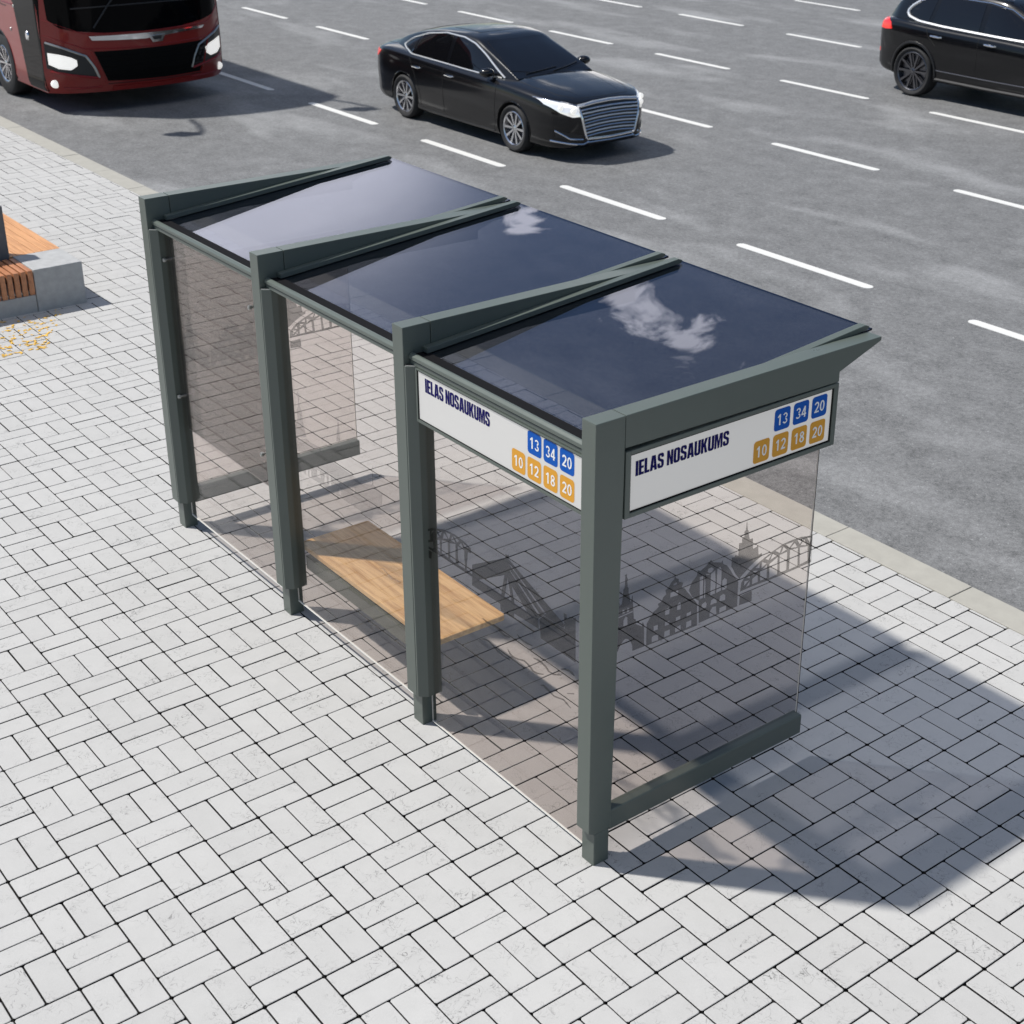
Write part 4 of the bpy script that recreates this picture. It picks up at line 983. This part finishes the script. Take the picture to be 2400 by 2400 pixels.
# ---------------------------------------------------------------- SUV
def suv():
    root = empty('suv_car', (-10.90, 18.15, ROAD_Z), 'black sport utility car with bright window trim and red tail light', 'car')
    root.scale = (1.045, 1.045, 1.06); root.location.x += .065
    V = Vehicle(root); HW = .965
    st = {'_x': (-2.40, 2.45),
      'hw': [(-2.40, .62), (-2.34, .76), (-2.2, .86), (-1.9, .93), (-1.45, .965), (0, .955), (1.45, .96), (1.95, .92), (2.25, .80), (2.40, .62), (2.45, .5)],
      'zt': [(-2.40, 1.02), (-2.3, 1.16), (-2.1, 1.20), (-1, 1.18), (.7, 1.12), (1.1, 1.12), (1.7, 1.06), (2.1, .98), (2.35, .88), (2.45, .74)],
      'zs': [(-2.40, .98), (-2.25, 1.12), (-1.9, 1.15), (-1, 1.12), (.5, 1.08), (1.3, 1.04), (1.8, .97), (2.2, .86), (2.45, .70)],
      'zb': [(-2.40, .46), (-2.3, .36), (-2.0, .30), (-1, .27), (1, .27), (2.0, .27), (2.35, .30), (2.45, .38)]}
    def sec(v):
        hw, zt, zs, zb = v['hw'], v['zt'], v['zs'], v['zb']; h = zs-zb
        return [(0, zb), (hw*.72, zb), (hw*.93, zb+.02), (hw*.97, zb+.12*h), (hw*.98, zb+.30*h), (hw*.995, zb+.55*h), (hw, zb+.78*h), (hw*.975, zs-.04), (hw*.91, zs+.01), (hw*.75, zs+(zt-zs)*.6), (hw*.38, zt-.008), (0, zt)]
    body = MB(); rings_to_mb(body, loft(st, sec, 100, 4))
    cab = {'_x': (-2.30, 1.25),
      'wb': [(-2.30, .66), (-2.0, .78), (-1.2, .85), (0, .86), (.7, .84), (1.25, .78)],
      'wt': [(-2.30, .56), (-2.0, .60), (-1.2, .655), (-.3, .67), (.3, .66), (.8, .68), (1.25, .72)],
      'zt': [(-2.30, 1.17), (-2.2, 1.33), (-2.05, 1.49), (-1.75, 1.615), (-1.2, 1.675), (-.5, 1.69), (0, 1.665), (.35, 1.56), (.75, 1.36), (1.25, 1.10)],
      'zb': [(-2.30, 1.08), (-1.0, 1.09), (.6, 1.05), (1.25, 1.02)]}
    def csec(v):
        wb, wt, zt, zb = v['wb'], v['wt'], v['zt'], v['zb']; h = zt-zb
        return [(0, zb-.1), (wb*.9, zb-.1), (wb, zb), (wb*.992, zb+.12*h), (wb*.45+wt*.55, zb+.62*h), (wt*1.02, zb+.88*h), (wt*.95, zt-.035*min(1, h/.4)), (wt*.55, zt-.006), (0, zt)]
    cabin = MB(); rings_to_mb(cabin, loft(cab, csec, 70, 5))
    V.set_surface([body, cabin])
    bo = body.build('body', [M['carblack'], M['void']], root, smooth=True, angle=60)
    global ARCZ; ARCZ = .395
    arches(bo, (-1.45, 1.45), .445, HW)
    bo.data.polygons.foreach_set('use_smooth', [True]*len(bo.data.polygons)); bo.data.set_sharp_from_angle(angle=R(40))
    cabin.build('cabin', M['carblack'], root, smooth=True, angle=60)
    V.patch('windscreen', 'T', [(.20, -.54), (.25, 0), (.20, .54)], [(1.05, -.70), (1.20, 0), (1.05, .70)], M['carglass'], .005, 24, 16)
    V.patch('rear_window', 'B', [(-.46, 1.53), (0, 1.55), (.46, 1.53)], [(-.56, 1.24), (0, 1.22), (.56, 1.24)], M['carglass'], .005, 20, 10)
    for sd in ('R', 'L'):
        sg = -1 if sd == 'R' else 1
        V.patch('side_window', sd, [(-.18, 1.555), (.1, 1.53), (.38, 1.42), (.62, 1.29), (.80, 1.18)], [(-.18, 1.14), (.2, 1.13), (.6, 1.122), (.80, 1.12)], M['carglass'], .004, 20, 10)
        V.patch('side_window', sd, [(-1.16, 1.555), (-.8, 1.565), (-.28, 1.56)], [(-1.22, 1.17), (-.8, 1.16), (-.28, 1.145)], M['carglass'], .004, 18, 10)
        V.patch('quarter_window', sd, [(-1.66, 1.40), (-1.45, 1.50), (-1.24, 1.545)], [(-1.74, 1.26), (-1.55, 1.20), (-1.30, 1.175)], M['carglass'], .004, 12, 8)
        V.line('window_trim', sd, [(.88, 1.105), (.4, 1.112), (-.3, 1.128), (-1.0, 1.145), (-1.5, 1.172), (-1.74, 1.22), (-1.81, 1.29), (-1.74, 1.38), (-1.60, 1.47)], .026, M['bright_trim'], 60)
        V.line('roof_trim', sd, [(.9, 1.13), (.5, 1.40), (.2, 1.53), (-.2, 1.585), (-.9, 1.59), (-1.35, 1.56), (-1.60, 1.47)], .010, M['chrome'], 40)
        for pts in ([(.95, 1.06), (.94, .7), (.90, .42)], [(-.20, 1.10), (-.20, .7), (-.20, .42)], [(-1.28, 1.14), (-1.18, .98), (-1.02, .85)], [(-1.0, .6), (-.92, .42)], [(-2.06, 1.17), (-2.02, 1.0), (-1.92, .86)]):
            V.line('door_gap', sd, pts, .006, M['shut'], 20, off=-.002)
        for x in (-1.02, .04):
            h = MB(); p = V.on(sd, x, 1.0, 0)
            h.tube([p+Vector((-.11, sg*-.004, 0)), p+Vector((-.09, sg*.034, .004)), p+Vector((.08, sg*.034, -.002)), p+Vector((.10, sg*-.004, -.004))], [.014, .017, .017, .014], 8)
            h.build('door_handle', M['chrome'], root, smooth=True)
        V.line('sill_trim', sd, [(.98, .47), (0, .465), (-.98, .475)], .010, M['chrome'] if False else M['rim_dark'], 20)
        V.line('sill', sd, [(.98, .33), (0, .325), (-.98, .335)], .028, M['blackplastic'], 20)
        for x in (-1.45, 1.45):
            wheel(root, x, sg*(HW-.01), .395, .26, sg, M['rim_dark'], 10, .315)
            P = [(x+.462*math.cos(t), .395+.462*math.sin(t)) for t in np.linspace(R(-12), R(192), 24)]
            V.line('arch_lip', sd, P, .026, M['blackplastic'], 40)
        mm = MB(); p = V.on(sd, .74, 1.14, 0); c = p+Vector((.03, sg*.14, .05)); rows = []
        for i in range(9):
            a = -math.pi/2+math.pi*i/8; rows.append([(c.x+.08*math.cos(a)*math.cos(t), c.y+.12*math.cos(a)*math.sin(t), c.z+.08*math.sin(a)) for t in np.linspace(0, 2*math.pi, 17)])
        mm.grid(rows); mi = mm.build('mirror', M['carblack'], root, smooth=True)
        a = MB(); a.tube([p+Vector((.02, -sg*.03, 0)), p+Vector((.03, sg*.06, .03))], [.03, .024], 8); a.build('mirror_arm', M['blackplastic'], mi, smooth=True)
        y = sg
        V.patch('tail_light', 'B', [(y*.48, 1.135), (y*.66, 1.14), (y*.80, 1.13)], [(y*.48, .985), (y*.66, .985), (y*.80, 1.0)], M['taillamp'], .008, 14, 8)
        V.patch('tail_light', sd, [(-2.30, 1.12), (-2.16, 1.15), (-2.03, 1.10)], [(-2.31, .99), (-2.14, .985), (-1.98, 1.005)], M['taillamp'], .008, 14, 8)
        V.patch('reflector', 'B', [(y*.62, .66), (y*.80, .67)], [(y*.62, .61), (y*.80, .61)], M['taillamp'], .005, 8, 4)
        V.patch('headlight', 'F', [(y*.50, .85), (y*.66, .89), (y*.80, .92)], [(y*.50, .74), (y*.66, .76), (y*.80, .83)], M['lamp_clear'], .006, 14, 8)
        V.line('roof_rail', 'T', [(-1.7, y*.52), (-1.0, y*.57), (-.2, y*.57), (.1, y*.55)], .014, M['chrome'], 24, off=.03)
        ex = MB(); ex.lathe([(.045, 0), (.052, 0), (.052, .16), (.045, .16)], (-2.40, y*.60, .47), 'x', 16, closed=True); ex.build('exhaust_tip', M['chrome'], root, smooth=True)
    V.patch('lower_bumper', 'B', [(-.80, .60), (0, .60), (.80, .60)], [(-.78, .42), (0, .40), (.78, .42)], M['blackplastic'], .006, 20, 6)
    V.line('boot_gap', 'B', [(-.74, 1.16), (-.70, .90), (-.66, .66), (0, .65), (.66, .66), (.70, .90), (.74, 1.16)], .006, M['shut'], 40, off=-.002)
    V.patch('grille', 'F', [(-.36, .80), (0, .82), (.36, .80)], [(-.32, .46), (0, .44), (.32, .46)], M['blackplastic'], .006, 16, 8)
    return root
suv()

# ---------------------------------------------------------------- coach
def coach():
    XF, YC = -19.16, 6.10
    root = empty('coach_bus', (XF, YC, ROAD_Z), 'dark red coach bus with lit headlights and black windscreen at the kerb', 'bus')
    root.location.y = 6.205; root.scale = (1.04, 1.075, 1.03)
    V = Vehicle(root); HW = 1.44
    # loft along the length; x = 0 at the nose
    st = {'_x': (-12.0, 0.0),
      'hw': [(-12.0, 1.30), (-11.8, 1.42), (-11, 1.44), (-1.0, 1.44), (-.60, 1.425), (-.32, 1.36), (-.14, 1.20), (-.05, .95), (0, .55)],
      'zt': [(-12.0, 3.2), (-11.7, 3.40), (-2.2, 3.45), (-1.5, 3.40), (-.9, 3.15), (-.5, 2.5), (-.25, 1.95), (-.1, 1.55), (0, 1.25)],
      'zb': [(-12, .45), (-11.5, .34), (-1, .32), (-.3, .31), (-.05, .32), (0, .36)]}
    # the front is nearly upright: build it as a plan-curved shell instead of a pointed nose
    def xf(y, z):
        a = min(abs(y)/HW, 1.0)
        lean = max(0.0, z-1.2)*.055 + max(0.0, z-2.95)*.30
        low = max(0.0, .62-z)*.12
        return -.34*a**2.6 - .10*max(0, a-.86)/.14 - lean - low
    mb = MB(); zs = [.31, .33, .42, .62, .85, 1.0, 1.15, 1.3, 1.5, 1.8, 2.2, 2.6, 2.9, 3.15, 3.32, 3.42]
    ys = [HW*math.sin(t)*1.0 for t in np.linspace(-math.pi/2, math.pi/2, 41)]
    def halfw(z): return HW-(.03 if z < .34 else 0)-max(0, z-2.9)**2*.5
    front = [[(xf(y, z), y*halfw(z)/HW, z) for y in ys] for z in zs]
    mb.grid(front)
    rear = [[(-12.0+.15*(abs(y)/HW)**3, y*halfw(z)/HW, z) for y in ys] for z in zs]
    mb.grid(rear, flip=True)
    nz = len(zs)
    for s, e in ((0, 0), (1, -1)):
        side = []
        for i in range(nz):
            a, b = Vector(front[i][e]), Vector(rear[i][e]); side.append([a.lerp(b, t) for t in np.linspace(0, 1, 41)])
        mb.grid(side)
    mb.grid([[Vector(front[-1][j]).lerp(Vector(rear[-1][j]), t) for t in np.linspace(0, 1, 12)] for j in range(41)])
    mb.grid([[Vector(front[0][j]).lerp(Vector(rear[0][j]), t) for t in np.linspace(0, 1, 12)] for j in range(41)])
    V.set_surface([mb])
    # weld the shell
    me_o = mb.build('body', [M['busred'], M['void']], root)
    bm = bmesh.new(); bm.from_mesh(me_o.data); bmesh.ops.remove_doubles(bm, verts=bm.verts, dist=.0005); bmesh.ops.recalc_face_normals(bm, faces=bm.faces); bm.to_mesh(me_o.data); bm.free()
    global ARCZ; ARCZ = .50
    arches(me_o, (-2.30, -8.6), .56, HW, .42)
    me_o.data.polygons.foreach_set('use_smooth', [True]*len(me_o.data.polygons)); me_o.data.set_sharp_from_angle(angle=R(35))
    # front panels: (y, z) relative to the middle
    yl = lambda v: v-YC
    V.patch('windscreen', 'F', [(-1.36, 2.95), (-.8, 3.02), (0, 3.04), (.8, 3.02), (1.36, 2.95)], [(-1.33, 1.43), (-1.22, 1.31), (-1.02, 1.255), (-.6, 1.205), (0, 1.185), (.6, 1.205), (1.02, 1.255), (1.22, 1.31), (1.36, 1.43)], M['busglass'], .006, 50, 24)
    V.line('dashboard_edge', 'F', [(-1.03, 1.585), (-.4, 1.60), (.4, 1.60), (1.0, 1.585)], .012, M['blackplastic'], 20, off=.006)
    V.line('wiper', 'F', [(-.75, 1.29), (-.5, 1.62), (-.28, 1.86)], .014, M['blackplastic'], 14, off=.02)
    V.patch('chrome_bar', 'F', [(-.83, 1.168), (-.4, 1.160), (0, 1.155), (.5, 1.160), (1.04, 1.170)], [(-.79, 1.105), (-.4, 1.085), (0, 1.07), (.5, 1.105), (1.00, 1.130)], M['chrome'], .016, 40, 5)
    V.patch('chrome_badge', 'F', [(.06, 1.105), (.33, 1.115)], [(.12, 1.005), (.28, 1.01)], M['chrome'], .022, 10, 5)
    V.patch('badge_recess', 'F', [(.115, 1.092), (.275, 1.097)], [(.145, 1.04), (.25, 1.045)], M['blackplastic'], .027, 8, 4)
    V.patch('front_grille', 'F', [(-.78, .935), (-.3, .925), (.3, .925), (1.06, .940)], [(-.62, .475), (-.2, .455), (.3, .445), (.90, .460)], M['busgrille'], .008, 40, 12)
    V.line('grille_edge', 'F', [(-.82, .955), (-.65, .455)], .014, M['busred'], 12, off=.006)
    V.line('grille_edge', 'F', [(1.10, .955), (.93, .445)], .014, M['busred'], 12, off=.006)
    for z, w0, w1 in ((.700, -.70, .98), (.62, -.67, .95), (.54, -.64, .93), (.78, -.73, 1.0), (.86, -.75, 1.03)):
        V.line('grille_bar', 'F', [(w0, z), (0, z-.008), (w1, z)], .008, M['busgrille'], 16, off=.012)
    for z0, z1 in ((1.19, 1.21), (.955, .985)):
        V.line('front_crease', 'F', [(-1.40, z0+.24), (-.90, z1), (0, z0-.006), (1.12, z1), (1.40, z0+.24)], .010, M['busred'], 50, off=-.002)
    V.line('bumper_seam', 'F', [(-.62, .43), (-.2, .425), (.3, .42), (.92, .43)], .006, M['shut'], 20, off=0)
    V.patch('bumper_step', 'F', [(-.55, .385), (0, .378), (.82, .388)], [(-.55, .325), (0, .318), (.82, .328)], M['busred'], .025, 26, 5)
    for s in (-1, 1):
        k = lambda v: v*s
        V.patch('headlight_housing', 'F', [(k(1.40), 1.085), (k(1.25), 1.03), (k(1.06), .94), (k(.90), .865)], [(k(1.40), .70), (k(1.28), .655), (k(1.05), .60), (k(.755), .545)], M['blackplastic'], .008, 24, 12)
        V.line('headlight_brow', 'F', [(k(1.385), 1.09), (k(1.2), 1.015), (k(.90), .875), (k(.80), .70), (k(.745), .54)], .018, M['steel'], 30, off=.012)
        V.line('headlight_lip', 'F', [(k(1.36), .655), (k(1.1), .595), (k(.76), .535)], .020, M['busred'], 20, off=.010)
        V.patch('headlight', 'F', [(k(1.37), .935), (k(1.25), .915), (k(1.10), .865), (k(1.03), .82)], [(k(1.37), .76), (k(1.27), .70), (k(1.12), .675), (k(1.03), .735)], M['lamp'], .018, 20, 10)
        f = MB(); p = V.on('F', k(1.325), .46, .0); f.lathe([(0, .030), (.045, .026), (.062, .012), (.066, -.03)], tuple(p), 'x', 24); f.build('fog_light', M['lamp'], root, smooth=True)
        V.line('fog_surround', 'F', [(k(1.23), .40), (k(1.0), .385), (k(.72), .39)], .014, M['busred'], 12, off=.004)
        sd = 'R' if s < 0 else 'L'
        # side: black corner, red lower panel, door glass and windows
        V.patch('corner_panel', sd, [(-1.42, 1.62), (-.85, 1.70), (-.42, 1.75)], [(-1.14, .335), (-.75, .33), (-.45, .34)], M['busglass'], .006, 20, 16)
        V.patch('door_glass', sd, [(-1.65, 2.85), (-1.0, 2.85), (-.75, 2.85)], [(-1.42, 1.66), (-.9, 1.72), (-.50, 1.76)], M['busglass'], .006, 16, 12)
        V.line('panel_gap', sd, [(-1.47, 1.62), (-1.32, 1.50), (-1.12, 1.05), (-1.16, .335)], .009, M['shut'], 24, off=-.002)
        V.line('panel_gap', sd, [(-2.02, 1.50), (-1.90, 1.49), (-1.74, 1.49)], .008, M['shut'], 8, off=-.002)
        V.line('side_crease', sd, [(-11.8, 1.56), (-6, 1.55), (-1.48, 1.54)], .012, M['busred'], 30, off=-.004)
        lamp = MB(); p = V.on(sd, -.93, 1.13, .0); lamp.lathe([(0, s*.03), (.05, s*.026), (.07, s*.0), (.07, -s*.02)], (0, 0, 0), 'y', 20)
        lamp.v = [(p.x+a*.8, p.y+b, p.z+c*1.15) for a, b, c in lamp.v]; lamp.build('chrome_cap', M['chrome'], root, smooth=True)
        for x, z in ((-1.66, 1.14), (-1.40, 1.52)):
            bt = MB(); p = V.on(sd, x, z, .0); bt.lathe([(0, s*.014), (.022, s*.012), (.03, s*0), (.03, -s*.01)], tuple(p), 'y', 14); bt.build('side_marker', M['steel'], root, smooth=True)
        for i in range(6):
            x1 = -1.95-i*1.62
            V.patch('side_window', sd, [(x1-1.54, 2.85), (x1, 2.85)], [(x1-1.54, 1.75), (x1, 1.75)], M['carglass'], .006, 10, 8)
        for i in range(4):
            x1 = -3.0-i*1.3
            V.line('luggage_flap_gap', sd, [(x1, 1.48), (x1, .36)], .008, M['shut'], 8, off=-.002)
        for x in (-2.30, -8.6):
            wheel(root, x, s*(HW-.03), .50, .30, s, M['rim'], 10, .30)
            P = [(x+.575*math.cos(t), .50+.575*math.sin(t)) for t in np.linspace(R(-15), R(195), 24)]
            V.line('arch_lip', sd, P, .016, M['blackplastic'], 40)
        mm = MB(); mm.tube([(-.30, s*1.22, 3.10), (.10, s*1.32, 3.16), (.55, s*1.42, 3.08), (.86, s*1.48, 2.88), (.90, s*1.48, 2.6)], .04, 8)
        ar = mm.build('mirror_arm', M['blackplastic'], root, smooth=True)
        m2 = MB(); m2.box(.80, .98, s*1.46-.15, s*1.46+.15, 2.20, 2.66); m2.build('mirror', M['blackplastic'], ar, bevel=.03, seg=3)
    return root
coach()
